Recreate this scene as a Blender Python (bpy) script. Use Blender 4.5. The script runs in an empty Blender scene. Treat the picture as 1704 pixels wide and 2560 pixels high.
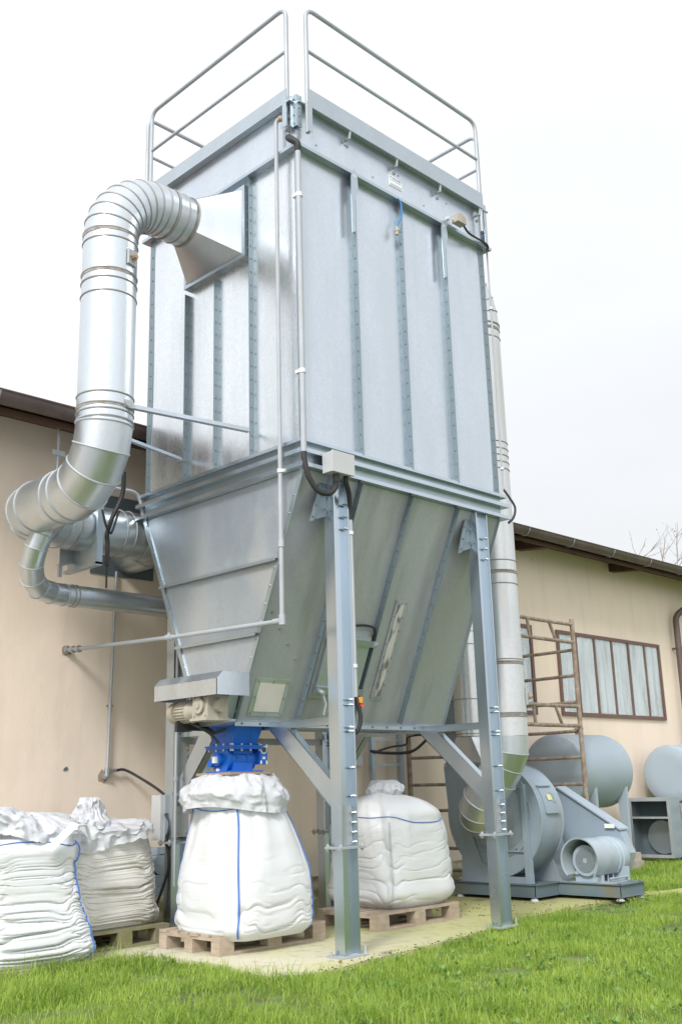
import bpy, math, random
import numpy as np
from mathutils import Vector, Matrix
R_=math.radians
rng=np.random.default_rng(7); random.seed(7)
sc=bpy.context.scene; COL=sc.collection

# ---------------------------------------------------------------- camera
def cam_basis():
    pitch,yaw,roll=.2584,-.7923,-.0276
    fwd=np.array([math.sin(-yaw)*math.cos(pitch),math.cos(yaw)*math.cos(pitch),math.sin(pitch)])
    right=np.array([math.cos(yaw),math.sin(yaw),0.]); up=np.cross(right,fwd)
    c,s=math.cos(roll),math.sin(roll)
    return c*right+s*up,-s*right+c*up,fwd
CR,CU,CF=cam_basis(); CC=(-5.35515,-5.688075,1.2)
cd=bpy.data.cameras.new('camera'); cam=bpy.data.objects.new('camera',cd); COL.objects.link(cam)
cd.sensor_fit='HORIZONTAL'; cd.sensor_width=36; cd.lens=2587.76/1704*36; cd.clip_end=3000; cd.clip_start=.05
M=Matrix([[CR[i],CU[i],-CF[i],CC[i]] for i in range(3)]+[[0,0,0,1]]); cam.matrix_world=M
sc.camera=cam
# ---------------------------------------------------------------- light
SUN_EL,SUN_AZ=R_(38),R_(243)      # azimuth clockwise from +Y
sun_dir=Vector((math.sin(SUN_AZ)*math.cos(SUN_EL),math.cos(SUN_AZ)*math.cos(SUN_EL),math.sin(SUN_EL)))
W=bpy.data.worlds.new('World'); sc.world=W; W.use_nodes=True
nt=W.node_tree; nt.nodes.clear(); N=nt.nodes.new; L=nt.links.new
out=N('ShaderNodeOutputWorld'); bg=N('ShaderNodeBackground'); bg.inputs[1].default_value=.12
sky=N('ShaderNodeTexSky'); sky.sky_type='NISHITA'; sky.sun_disc=False; sky.sun_elevation=SUN_EL; sky.sun_rotation=SUN_AZ
sky.air_density=1.2; sky.dust_density=4; sky.ozone_density=1
tc=N('ShaderNodeTexCoord'); nz=N('ShaderNodeTexNoise'); nz.inputs['Scale'].default_value=1.6; nz.inputs['Detail'].default_value=5
mp=N('ShaderNodeMapping'); mp.inputs['Scale'].default_value=(1,1,2.6); L(tc.outputs['Generated'],mp.inputs[0]); L(mp.outputs[0],nz.inputs['Vector'])
# brightness of the cloud deck: brighter overhead and around the veiled sun
dt=N('ShaderNodeVectorMath'); dt.operation='DOT_PRODUCT'; L(tc.outputs['Generated'],dt.inputs[0]); dt.inputs[1].default_value=sun_dir
mr=N('ShaderNodeMapRange'); L(dt.outputs['Value'],mr.inputs[0]); mr.inputs[1].default_value=-1; mr.inputs[2].default_value=1; mr.inputs[3].default_value=0; mr.inputs[4].default_value=1
cl=N('ShaderNodeMix'); cl.data_type='RGBA'; L(mr.outputs[0],cl.inputs[0]); cl.inputs[6].default_value=(5.6,5.66,5.72,1); cl.inputs[7].default_value=(10.4,10.5,10.7,1)
vr=N('ShaderNodeMapRange'); L(nz.outputs[0],vr.inputs[0]); vr.inputs[1].default_value=.3; vr.inputs[2].default_value=.7; vr.inputs[3].default_value=.93; vr.inputs[4].default_value=1.04
sm=N('ShaderNodeVectorMath'); sm.operation='SCALE'; L(cl.outputs[2],sm.inputs[0]); L(vr.outputs[0],sm.inputs[3])
mx=N('ShaderNodeMix'); mx.data_type='RGBA'; mx.inputs[0].default_value=.9; L(sky.outputs[0],mx.inputs[6]); L(sm.outputs[0],mx.inputs[7])
L(mx.outputs[2],bg.inputs[0]); L(bg.outputs[0],out.inputs[0])
sd=bpy.data.lights.new('sun','SUN'); sd.energy=2.3; sd.angle=R_(14); sd.color=(1,.98,.95)
so=bpy.data.objects.new('sun',sd); COL.objects.link(so); so.rotation_euler=sun_dir.to_track_quat('Z','Y').to_euler()
vs=sc.view_settings; vs.view_transform='Standard'; vs.look='None'; vs.gamma=1; vs.exposure=0.38
try: sc.cycles.max_bounces=8
except Exception: pass

# ---------------------------------------------------------------- noise + mesh helpers
_T=np.random.default_rng(3).random(4096)
def vnoise(x,y,z=0.0):
    x,y,z=np.broadcast_arrays(np.asarray(x,float),np.asarray(y,float),np.asarray(z,float))
    xi,yi,zi=[np.floor(a).astype(np.int64) for a in (x,y,z)]
    xf,yf,zf=x-xi,y-yi,z-zi
    s=lambda t:t*t*t*(t*(6*t-15)+10)
    u,v,w=s(xf),s(yf),s(zf); r=0
    for a in (0,1):
        for b in (0,1):
            for c in (0,1):
                h=((xi+a)*73856093^(yi+b)*19349663^(zi+c)*83492791)&0x7fffffff
                h=(h^(h>>13))*1274126177&0x7fffffff
                r=r+_T[(h^(h>>9))&4095]*(u if a else 1-u)*(v if b else 1-v)*(w if c else 1-w)
    return r*2-1
def fbm(x,y,z=0,o=3):
    r=0;a=1
    for i in range(o): r=r+a*vnoise(np.asarray(x)*2**i+i*17,np.asarray(y)*2**i,np.asarray(z)*2**i);a*=.5
    return r
class MB:
    def __init__(s): s.v=[];s.f=[];s.n=0;s.fc=[]
    def add(s,V,F):
        V=np.asarray(V,float).reshape(-1,3); s.v.append(V); n=s.n
        s.f+= [tuple(i+n for i in f) for f in F]; s.n+=len(V); s.fc.append(len(F)); return s
    def split(s,k):
        o=[];fi=0;vo=0
        for i in range(0,len(s.v),k):
            m=MB();nf=sum(s.fc[i:i+k]);V=np.vstack(s.v[i:i+k]);m.add(V,[tuple(j-vo for j in f) for f in s.f[fi:fi+nf]]);fi+=nf;vo+=len(V);o.append(m)
        return o
    def box(s,a,b):
        x0,y0,z0=a;x1,y1,z1=b
        if x0>x1:x0,x1=x1,x0
        if y0>y1:y0,y1=y1,y0
        if z0>z1:z0,z1=z1,z0
        return s.add([(x0,y0,z0),(x1,y0,z0),(x1,y1,z0),(x0,y1,z0),(x0,y0,z1),(x1,y0,z1),(x1,y1,z1),(x0,y1,z1)],
          [(0,3,2,1),(4,5,6,7),(0,1,5,4),(1,2,6,5),(2,3,7,6),(3,0,4,7)])
    def prism(s,poly,ext):
        P=np.asarray(poly,float); E=np.asarray(ext,float); n=len(P)
        nn=sum(np.cross(P[i]-P[0],P[(i+1)%n]-P[0]) for i in range(n))
        if nn@E>0: P=P[::-1]
        return s.add(np.vstack([P,P+E]),[tuple(range(n)),tuple(range(2*n-1,n-1,-1))]+[((i+1)%n,i,n+i,n+(i+1)%n) for i in range(n)])
    def bar(s,p,q,w,h,up=(0,0,1)):
        p=np.asarray(p,float);q=np.asarray(q,float);d=q-p;d/=np.linalg.norm(d)
        a=np.cross(d,up)
        if np.linalg.norm(a)<1e-4:a=np.cross(d,(1,0,0))
        a/=np.linalg.norm(a);b=np.cross(a,d)
        c=[p+a*w/2*i+b*h/2*j for i,j in((-1,-1),(1,-1),(1,1),(-1,1))]
        return s.prism(c,q-p)
    def ring(s,c,d,r,n,a=None):
        d=np.asarray(d,float);d/=np.linalg.norm(d)
        a=np.cross(d,(0,0,1)) if a is None else a
        if np.linalg.norm(a)<1e-3:a=np.cross(d,(1,0,0))
        a=a/np.linalg.norm(a);b=np.cross(d,a);t=np.arange(n)*2*math.pi/n
        return np.asarray(c,float)+r*(np.cos(t)[:,None]*a+np.sin(t)[:,None]*b)
    def cyl(s,p,q,r,n=16,r2=None,caps=True):
        p=np.asarray(p,float);q=np.asarray(q,float);r2=r if r2 is None else r2
        V=np.vstack([s.ring(p,q-p,r,n),s.ring(q,q-p,r2,n)])
        F=[(i,(i+1)%n,n+(i+1)%n,n+i) for i in range(n)]
        if caps:F+=[tuple(range(n-1,-1,-1)),tuple(range(n,2*n))]
        return s.add(V,F)
    def rings(s,path,r,n):
        P=np.asarray(path,float);m=len(P);D=[(P[i+1]-P[i])/np.linalg.norm(P[i+1]-P[i]) for i in range(m-1)]
        rr=r if hasattr(r,'__len__') else [r]*m
        a=np.cross(D[0],(0,0,1))
        if np.linalg.norm(a)<1e-2:a=np.cross(D[0],(0.3,1,0))
        a/=np.linalg.norm(a);t=np.arange(n)*2*math.pi/n;out=[]
        for i in range(m):
            d=D[min(i,m-2)] if i==0 else D[i-1]
            a=a-d*(a@d);a/=np.linalg.norm(a);b=np.cross(d,a)
            o=rr[i]*(np.cos(t)[:,None]*a+np.sin(t)[:,None]*b)
            if 0<i<m-1:
                nn=D[i-1]+D[i];nn/=np.linalg.norm(nn)
                o=o-d[None]*((o@nn)/(d@nn))[:,None]
                d2=D[i];a2=a-d*0; a=a2-nn*(a2@nn)*2; a=a-d2*(a@d2) if np.linalg.norm(a-d2*(a@d2))>1e-3 else a2
                a=a2-d2*(a2@d2)
                k=np.cross(d,d2);sn=np.linalg.norm(k)
                if sn>1e-6:
                    k/=sn;ang=math.atan2(sn,d@d2);a=a2*math.cos(ang)+np.cross(k,a2)*math.sin(ang)+k*(k@a2)*(1-math.cos(ang))
                else:a=a2
            out.append(P[i]+o)
        return out
    def tube(s,path,r,n=10,caps=True,split=False):
        Rg=s.rings(path,r,n)
        if split:
            for i in range(len(Rg)-1): s.add(np.vstack([Rg[i],Rg[i+1]]),[(k,(k+1)%n,n+(k+1)%n,n+k) for k in range(n)])
            if caps:s.add(Rg[0],[tuple(range(n-1,-1,-1))]).add(Rg[-1],[tuple(range(n))])
            return s
        m=len(Rg);F=[(i*n+k,i*n+(k+1)%n,(i+1)*n+(k+1)%n,(i+1)*n+k) for i in range(m-1) for k in range(n)]
        if caps:F+=[tuple(range(n-1,-1,-1)),tuple(range((m-1)*n,m*n))]
        return s.add(np.vstack(Rg),F)
    def bead(s,loop,c,w=.008,k=6,scale=1.0):
        """raised bead round a closed loop of points"""
        P=np.asarray(loop);c=np.asarray(c,float);n=len(P);rad=(P-c);rl=np.linalg.norm(rad,axis=1)[:,None];ru=rad/rl
        tg=np.roll(P,-1,0)-np.roll(P,1,0);tg/=np.linalg.norm(tg,axis=1)[:,None];ax=np.cross(tg,ru)
        V=[]
        for j in range(k):
            t=j*2*math.pi/k;V.append(P*1+ru*(w*math.cos(t)*scale)+ax*(w*math.sin(t)))
        V=np.stack(V,1).reshape(-1,3)
        return s.add(V,[(i*k+j,i*k+(j+1)%k,((i+1)%n)*k+(j+1)%k,((i+1)%n)*k+j) for i in range(n) for j in range(k)])
    def grid(s,P):
        P=np.asarray(P);a,b=P.shape[:2]
        return s.add(P.reshape(-1,3),[(i*b+j,(i+1)*b+j,(i+1)*b+j+1,i*b+j+1) for i in range(a-1) for j in range(b-1)])
    def bolt(s,p,d,r=.009,h=.009,n=6):
        p=np.asarray(p,float);d=np.asarray(d,float);d=d/np.linalg.norm(d);return s.cyl(p-d*.002,p+d*h,r,n)
def smooth_path(P,k=6):
    P=[np.asarray(p,float) for p in P];P=[2*P[0]-P[1]]+P+[2*P[-1]-P[-2]];o=[]
    for i in range(1,len(P)-2):
        for j in range(k):
            t=j/k;a,b,c,d=P[i-1],P[i],P[i+1],P[i+2]
            o.append(.5*((2*b)+(-a+c)*t+(2*a-5*b+4*c-d)*t*t+(-a+3*b-3*c+d)*t**3))
    o.append(P[-2]);return o
def fillet(P,r=.1,k=6):
    P=[np.asarray(p,float) for p in P];o=[P[0]]
    for i in range(1,len(P)-1):
        a=P[i-1]-P[i];b=P[i+1]-P[i];la,lb=np.linalg.norm(a),np.linalg.norm(b);rr=min(r,la*.49,lb*.49)
        p0=P[i]+a/la*rr;p1=P[i]+b/lb*rr
        for j in range(k+1):
            t=j/k;o.append((1-t)**2*p0+2*t*(1-t)*P[i]+t*t*p1)
    o.append(P[-1]);return o
OFF={}
def link(o):COL.objects.link(o);return o
def mesh(name,mb,mat,off,sharp=35):
    V=np.vstack(mb.v)-np.asarray(off)[None];me=bpy.data.meshes.new(name)
    me.from_pydata(V.tolist(),[],mb.f);me.polygons.foreach_set('use_smooth',np.ones(len(me.polygons),bool))
    me.update();me.set_sharp_from_angle(angle=R_(sharp));me.materials.append(mat);return me
def thing(name,label,cat,loc=(0,0,0),group=None):
    o=link(bpy.data.objects.new(name,None));o.location=loc;o.empty_display_size=.1;o['label']=label;o['category']=cat
    if group:o['group']=group
    OFF[o.name]=tuple(loc);return o
def part(name,mb,mat,parent,label=None,sharp=35,kind=None):
    off=OFF[parent.name];o=link(bpy.data.objects.new(name,mesh(name,mb,mat,off,sharp)));o.parent=parent;OFF[o.name]=off
    if label:o['label']=label
    if kind:o['kind']=kind
    return o
def parts(name,mb,mat,parent,k=1):
    for m in mb.split(k):part(name,m,mat,parent)
def single(name,mb,mat,label,cat,group=None,sharp=35):
    V=np.vstack(mb.v);loc=((V[:,0].min()+V[:,0].max())/2,(V[:,1].min()+V[:,1].max())/2,V[:,2].min())
    o=link(bpy.data.objects.new(name,mesh(name,mb,mat,loc,sharp)));o.location=loc;OFF[o.name]=loc
    o['label']=label;o['category']=cat
    if group:o['group']=group
    return o
def struct(name,mb,mat,kind='structure',label=None,cat=None):
    o=link(bpy.data.objects.new(name,mesh(name,mb,mat,(0,0,0))));o['kind']=kind
    if label:o['label']=label
    if cat:o['category']=cat
    return o
def copy_tree(o,loc,rotz,parent=None):
    c=o.copy();COL.objects.link(c)
    if parent is None:c.location=loc;c.rotation_euler=(0,0,rotz)
    else:c.parent=parent
    for ch in list(o.children):copy_tree(ch,None,0,c)
    return c

# ---------------------------------------------------------------- materials
def newmat(name):
    m=bpy.data.materials.new(name);m.use_nodes=True;t=m.node_tree;b=t.nodes['Principled BSDF'];return m,t,b
def tex(t,kind,scale,stretch=(1,1,1),detail=4,coord='Object'):
    c=t.nodes.new('ShaderNodeTexCoord');mp=t.nodes.new('ShaderNodeMapping');mp.inputs['Scale'].default_value=stretch
    n=t.nodes.new(kind);n.inputs['Scale'].default_value=scale
    if 'Detail' in n.inputs and kind!='ShaderNodeTexVoronoi':n.inputs['Detail'].default_value=detail
    t.links.new(c.outputs[coord],mp.inputs[0]);t.links.new(mp.outputs[0],n.inputs['Vector']);return n
def ramp(t,src,stops):
    r=t.nodes.new('ShaderNodeValToRGB');e=r.color_ramp.elements
    while len(e)<len(stops):e.new(.5)
    for k,(p,c) in zip(e,stops):k.position=p;k.color=(*c,1) if len(c)==3 else c
    t.links.new(src,r.inputs[0]);return r.outputs[0]
def mixc(t,f,a,b,mode='MIX'):
    m=t.nodes.new('ShaderNodeMix');m.data_type='RGBA';m.blend_type=mode
    for i,x in((0,f),(6,a),(7,b)):
        if isinstance(x,(int,float)):m.inputs[i].default_value=x
        elif isinstance(x,tuple):m.inputs[i].default_value=(*x,1)
        else:t.links.new(x,m.inputs[i])
    return m.outputs[2]
def bump(t,b,src,strength,dist):
    n=t.nodes.new('ShaderNodeBump');n.inputs['Strength'].default_value=strength;n.inputs['Distance'].default_value=dist
    t.links.new(src,n.inputs['Height'])
    prev=b.inputs['Normal'].links[0].from_socket if b.inputs['Normal'].links else None
    if prev:t.links.new(prev,n.inputs['Normal'])
    t.links.new(n.outputs[0],b.inputs['Normal'])
G=lambda v:(v,v,v)
def galvanised(name,base,rough=.32,metal=.9,stain=None,amt=.5,wave=.06,sp_=.055,grit=.05,sstretch=(5,5,.6),lo=.47,hi=.7):
    m,t,b=newmat(name);b.inputs['Metallic'].default_value=metal
    v=tex(t,'ShaderNodeTexVoronoi',46);sp=ramp(t,v.outputs['Color'],[(0,tuple(c*(1-sp_) for c in base)),(1,tuple(min(1,c*(1+sp_)) for c in base))])
    n=tex(t,'ShaderNodeTexNoise',2.3,(1.5,1.5,.5),6);c=mixc(t,ramp(t,n.outputs[0],[(.4,G(0)),(.72,G(.55))]),sp,tuple(c*.88 for c in base))
    if stain:
        s=tex(t,'ShaderNodeTexNoise',1.1,sstretch,7);c=mixc(t,ramp(t,s.outputs[0],[(lo,G(0)),(hi,G(amt))]),c,stain)
        t.links.new(ramp(t,s.outputs[0],[(lo,G(metal)),(hi,G(metal*(1-amt*.75)))]),b.inputs['Metallic'])
    t.links.new(c,b.inputs['Base Color'])
    n2=tex(t,'ShaderNodeTexNoise',9,(1,1,.35),5);t.links.new(ramp(t,n2.outputs[0],[(.3,G(rough-.025)),(.7,G(rough+.035))]),b.inputs['Roughness'])
    w=tex(t,'ShaderNodeTexNoise',1.7,(1,1,.5),2);bump(t,b,w.outputs[0],wave,.06)
    n3=tex(t,'ShaderNodeTexNoise',120);
    if grit:bump(t,b,n3.outputs[0],grit,.002)
    return m
def paint(name,col,rough=.45,dirt=(.2,.17,.12),amt=.35,metal=0,scale=3,bmp=.08,stretch=(1,1,.4),lo=.52,hi=.75):
    m,t,b=newmat(name);b.inputs['Metallic'].default_value=metal
    n=tex(t,'ShaderNodeTexNoise',scale,stretch,7);n1=tex(t,'ShaderNodeTexNoise',scale*.5,(1,1,1),3)
    c=mixc(t,ramp(t,n1.outputs[0],[(.3,G(0)),(.7,G(1))]),tuple(x*.9 for x in col),tuple(min(1,x*1.08) for x in col))
    c=mixc(t,ramp(t,n.outputs[0],[(lo,G(0)),(hi,G(amt))]),c,dirt);t.links.new(c,b.inputs['Base Color'])
    t.links.new(ramp(t,n.outputs[0],[(.3,G(rough)),(.8,G(min(1,rough+.25)))]),b.inputs['Roughness'])
    n3=tex(t,'ShaderNodeTexNoise',60);bump(t,b,n3.outputs[0],bmp,.003);return m
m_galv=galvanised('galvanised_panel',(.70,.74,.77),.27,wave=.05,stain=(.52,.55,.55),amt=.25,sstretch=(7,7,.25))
m_rib=galvanised('seam_flange_steel',(.20,.255,.285),.45,.45,wave=.03,sp_=.02,grit=0)  # base darkened so the colour carries the shade on the ribs
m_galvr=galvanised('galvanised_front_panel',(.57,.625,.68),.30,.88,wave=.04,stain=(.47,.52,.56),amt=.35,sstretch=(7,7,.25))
m_frame=galvanised('galvanised_frame',(.44,.51,.56),.38,.85,wave=.02,sp_=.015,grit=0)
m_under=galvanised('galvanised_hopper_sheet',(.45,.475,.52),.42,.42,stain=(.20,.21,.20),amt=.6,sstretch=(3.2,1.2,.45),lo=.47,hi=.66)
m_end=galvanised('galvanised_end_sheet',(.50,.565,.635),.47,.85,stain=(.42,.41,.36),amt=.5,sstretch=(2,2,1.4))
m_duct=galvanised('spiral_duct_steel',(.60,.65,.69),.33,.9,stain=(.42,.42,.38),amt=.3,wave=.04,sp_=.03,grit=.02)
m_duct2=galvanised('outlet_duct_steel',(.66,.68,.69),.34,.85,stain=(.50,.49,.43),amt=.6,sstretch=(7,7,.3))
m_ring=paint('duct_bead_steel',(.33,.33,.33),.5,(.22,.18,.14),.6,scale=3,metal=.4)
m_rail=paint('hot_dip_steel',(.40,.43,.455),.5,(.52,.55,.58),.4,scale=6,metal=.35,bmp=.02)
m_kick=galvanised('toe_board_steel',(.42,.475,.52),.45,.7,stain=(.34,.38,.41),amt=.45,sstretch=(4,4,4))
m_bolt=galvanised('bolt_steel',(.42,.45,.46),.4,.8)
m_leg=galvanised('leg_steel',(.50,.575,.64),.24,.92,wave=.02,sp_=.012,grit=0)
m_fan=paint('blue_grey_paint',(.29,.36,.425),.40,(.25,.22,.16),.6)
m_fan2=paint('motor_paint',(.34,.415,.48),.34,(.28,.26,.21),.6)
m_skid=paint('skid_paint',(.13,.18,.21),.55,(.20,.17,.08),.75,scale=4)
m_tank=paint('tank_paint',(.35,.42,.485),.5,(.23,.23,.14),.6,scale=1.6,stretch=(1,1,1),lo=.55,hi=.8)
m_blue=paint('bright_blue_paint',(.005,.13,.58),.33,(.01,.05,.22),.35,scale=9)
m_rust=paint('rusty_tube',(.28,.20,.15),.8,(.42,.38,.32),.75,scale=16,bmp=.5,stretch=(1,1,1),lo=.4,hi=.65)
m_rust2=paint('rusted_steel_plate',(.33,.25,.19),.75,(.38,.13,.05),.9,scale=8)
m_gutter=paint('brown_gutter_sheet',(.125,.092,.085),.38,(.22,.19,.17),.5,scale=5,metal=.2)
m_woodb=paint('brown_eaves_timber',(.085,.042,.025),.7,(.03,.02,.015),.6)
m_win=paint('window_frame_paint',(.15,.085,.07),.5,(.2,.15,.12),.3)
m_plastic=paint('grey_plastic_pipe',(.37,.40,.43),.45,(.38,.37,.33),.5,scale=7)
m_white=paint('white_plastic',(.62,.65,.68),.5,(.5,.47,.4),.4)
m_box=paint('junction_box_plastic',(.47,.49,.50),.5,(.45,.43,.37),.3)
m_black=paint('black_rubber',(.022,.022,.024),.5,(.06,.06,.06),.4)
m_motor=paint('grimy_motor_paint',(.42,.39,.33),.55,(.22,.17,.10),.7,scale=10)
m_dark=paint('dark_steel_plate',(.10,.13,.14),.5,(.16,.17,.16),.5)
m_brass=paint('brass_fitting',(.40,.30,.20),.5,(.2,.14,.09),.5,metal=.6)
m_brown=paint('tile_edge_clay',(.26,.17,.12),.85,(.15,.12,.08),.6,scale=9)
m_concrete=paint('concrete_block',(.42,.37,.31),.9,(.16,.13,.10),.8,scale=12,bmp=.6,stretch=(1,1,1))
m_orange=paint('orange_plastic',(.75,.33,.03),.5,(.5,.3,.1),.2)
m_red=paint('red_plastic',(.62,.10,.05),.5,(.4,.1,.1),.2)
m_bluecab=paint('blue_cable_sheath',(.03,.22,.55),.5,(.1,.2,.3),.2)
m_grille=paint('motor_grille',(.06,.065,.07),.6,(.1,.1,.1),.4)
m_yellow=paint('faded_yellow_sticker',(.70,.66,.34),.6,(.6,.6,.5),.5)
m_paper=paint('window_plastic_sheet',(.68,.655,.61),.4,(.45,.42,.36),.35,scale=5)
m_label=paint('white_label',(.80,.80,.77),.5,(.7,.7,.7),.1)
m_ink=paint('faded_blue_ink',(.22,.32,.50),.6,(.3,.4,.6),.3)
m_fibre=paint('smudged_glass_plate',(.58,.57,.54),.35,(.16,.15,.18),.95,scale=8,stretch=(2,1,.6),lo=.46,hi=.56)
def plaster():
    m,t,b=newmat('beige_plaster');c0=(.80,.675,.555)
    n=tex(t,'ShaderNodeTexNoise',.55,(1,1,1),6);c=mixc(t,ramp(t,n.outputs[0],[(.35,G(0)),(.7,G(1))]),c0,(.76,.655,.55))
    n2=tex(t,'ShaderNodeTexNoise',1.5,(1.6,1.6,.7),7);c=mixc(t,ramp(t,n2.outputs[0],[(.5,G(0)),(.8,G(.3))]),c,(.56,.47,.36))
    v=tex(t,'ShaderNodeTexNoise',3.2,(1,1,1.3),2);c=mixc(t,ramp(t,v.outputs[0],[(.74,G(0)),(.76,G(.55))]),c,(.50,.40,.31))
    # rising damp and splash dirt above the plinth
    s=t.nodes.new('ShaderNodeSeparateXYZ');g=t.nodes.new('ShaderNodeTexCoord');t.links.new(g.outputs['Object'],s.inputs[0])
    a=t.nodes.new('ShaderNodeMath');a.operation='MULTIPLY_ADD';t.links.new(n2.outputs[0],a.inputs[0]);a.inputs[1].default_value=-.9;t.links.new(s.outputs[2],a.inputs[2])
    c=mixc(t,ramp(t,a.outputs[0],[(0,G(.8)),(.28,G(0))]),c,(.55,.50,.42))
    st=tex(t,'ShaderNodeTexNoise',5,(1,1,.12),5);c=mixc(t,ramp(t,st.outputs[0],[(.55,G(0)),(.75,G(.22))]),c,(.48,.41,.33))
    t.links.new(c,b.inputs['Base Color']);b.inputs['Roughness'].default_value=.92
    n3=tex(t,'ShaderNodeTexNoise',38,(1,1,1),6);bump(t,b,n3.outputs[0],.25,.006);n4=tex(t,'ShaderNodeTexNoise',2.6,(1,1,1),5);bump(t,b,n4.outputs[0],.35,.03);return m
m_plaster=plaster()
m_plinth=paint('mossy_plinth',(.45,.40,.30),.95,(.13,.13,.05),.9,scale=5,bmp=.6,stretch=(1,1,1.6),lo=.35,hi=.6)
def slabmat():
    m,t,b=newmat('algae_concrete')
    n=tex(t,'ShaderNodeTexNoise',.8,(1,1,1),7);n2=tex(t,'ShaderNodeTexNoise',2.2,(1,1,1),6);n3=tex(t,'ShaderNodeTexNoise',40,(1,1,1),4)
    c=mixc(t,ramp(t,n.outputs[0],[(.38,G(0)),(.60,G(1))]),(.58,.55,.46),(.50,.48,.24))
    s=t.nodes.new('ShaderNodeSeparateXYZ');g=t.nodes.new('ShaderNodeTexCoord');t.links.new(g.outputs['Object'],s.inputs[0])
    a=t.nodes.new('ShaderNodeMath');a.operation='MULTIPLY_ADD';t.links.new(n2.outputs[0],a.inputs[0]);a.inputs[1].default_value=2.5;t.links.new(s.outputs[0],a.inputs[2])
    c=mixc(t,ramp(t,a.outputs[0],[(.0,G(0)),(1,G(.75))]),c,(.44,.43,.15))
    rr=t.nodes.new('ShaderNodeMapRange');rr.inputs[1].default_value=.8;rr.inputs[2].default_value=4.2;t.links.new(a.outputs[0],rr.inputs[0])
    c2=mixc(t,ramp(t,n.outputs[0],[(.38,G(0)),(.62,G(1))]),(.60,.57,.46),(.52,.505,.28))
    c=mixc(t,rr.outputs[0],c2,(.40,.40,.17))
    # dirt by the wall
    a2=t.nodes.new('ShaderNodeMath');a2.operation='MULTIPLY_ADD';t.links.new(n2.outputs[0],a2.inputs[0]);a2.inputs[1].default_value=2;t.links.new(s.outputs[1],a2.inputs[2])
    rr2=t.nodes.new('ShaderNodeMapRange');rr2.inputs[1].default_value=2.6;rr2.inputs[2].default_value=3.8;t.links.new(a2.outputs[0],rr2.inputs[0])
    c=mixc(t,rr2.outputs[0],c,(.20,.19,.09))
    c=mixc(t,ramp(t,n2.outputs[0],[(.64,G(0)),(.74,G(.8))]),c,(.17,.15,.10))
    vc=tex(t,'ShaderNodeTexVoronoi',.38,(1,1,1));vc.feature='DISTANCE_TO_EDGE';wob=tex(t,'ShaderNodeTexNoise',6,(1,1,1),5);va=t.nodes.new('ShaderNodeMath');va.operation='MULTIPLY_ADD';t.links.new(wob.outputs[0],va.inputs[0]);va.inputs[1].default_value=.05;t.links.new(vc.outputs['Distance'],va.inputs[2])
    c=mixc(t,ramp(t,va.outputs[0],[(.025,G(.55)),(.030,G(0))]),c,(.20,.18,.12))
    n5=tex(t,'ShaderNodeTexNoise',9,(1,1,1),8);c=mixc(t,ramp(t,n5.outputs[0],[(.54,G(0)),(.70,G(.6))]),c,(.30,.28,.18))
    t.links.new(c,b.inputs['Base Color']);b.inputs['Roughness'].default_value=.85;bump(t,b,n3.outputs[0],.3,.004);return m
m_slab=slabmat()
def groundmat():
    m,t,b=newmat('lawn_soil_and_added_gravel');n=tex(t,'ShaderNodeTexNoise',5,(1,1,1),8);n2=tex(t,'ShaderNodeTexNoise',.5,(1,1,1),5)
    c=mixc(t,ramp(t,n.outputs[0],[(.35,G(0)),(.6,G(1))]),(.07,.055,.035),(.13,.20,.04));c=mixc(t,ramp(t,n2.outputs[0],[(.4,G(0)),(.65,G(.5))]),c,(.18,.27,.06))
    # unseen grey gravel assumed behind the camera, added to cut green bounce
    s=t.nodes.new('ShaderNodeSeparateXYZ');g=t.nodes.new('ShaderNodeTexCoord');t.links.new(g.outputs['Object'],s.inputs[0])
    a=t.nodes.new('ShaderNodeMath');a.operation='ADD';t.links.new(s.outputs[0],a.inputs[0]);t.links.new(s.outputs[1],a.inputs[1])
    a2=t.nodes.new('ShaderNodeMath');a2.operation='MULTIPLY_ADD';t.links.new(n2.outputs[0],a2.inputs[0]);a2.inputs[1].default_value=1.2;t.links.new(a.outputs[0],a2.inputs[2])
    r=t.nodes.new('ShaderNodeMapRange');r.inputs[1].default_value=-5.3;r.inputs[2].default_value=-4.9;r.inputs[3].default_value=1;r.inputs[4].default_value=0;t.links.new(a2.outputs[0],r.inputs[0])
    v=tex(t,'ShaderNodeTexVoronoi',38);c=mixc(t,r.outputs[0],c,ramp(t,v.outputs['Color'],[(0,(.24,.24,.24)),(1,(.46,.45,.43))]))
    t.links.new(c,b.inputs['Base Color']);b.inputs['Roughness'].default_value=1;bump(t,b,n.outputs[0],1,.05);return m
m_ground=groundmat()
def wood(name,c1,c2,moss=None):
    m,t,b=newmat(name);n=tex(t,'ShaderNodeTexNoise',7,(1,1,1),8);w=tex(t,'ShaderNodeTexNoise',30,(.25,.25,2),4)
    c=mixc(t,ramp(t,n.outputs[0],[(.3,G(0)),(.7,G(1))]),c1,c2);c=mixc(t,ramp(t,w.outputs[0],[(.4,G(0)),(.7,G(.4))]),c,tuple(x*.6 for x in c1))
    if moss:c=mixc(t,ramp(t,n.outputs[0],[(.42,G(0)),(.6,G(.8))]),c,moss)
    t.links.new(c,b.inputs['Base Color']);b.inputs['Roughness'].default_value=.9;bump(t,b,w.outputs[0],.3,.004);return m
m_pal=wood('pallet_wood',(.37,.29,.22),(.50,.42,.34));m_palold=wood('weathered_pallet_wood',(.25,.22,.15),(.34,.31,.22),(.17,.18,.06))
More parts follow.
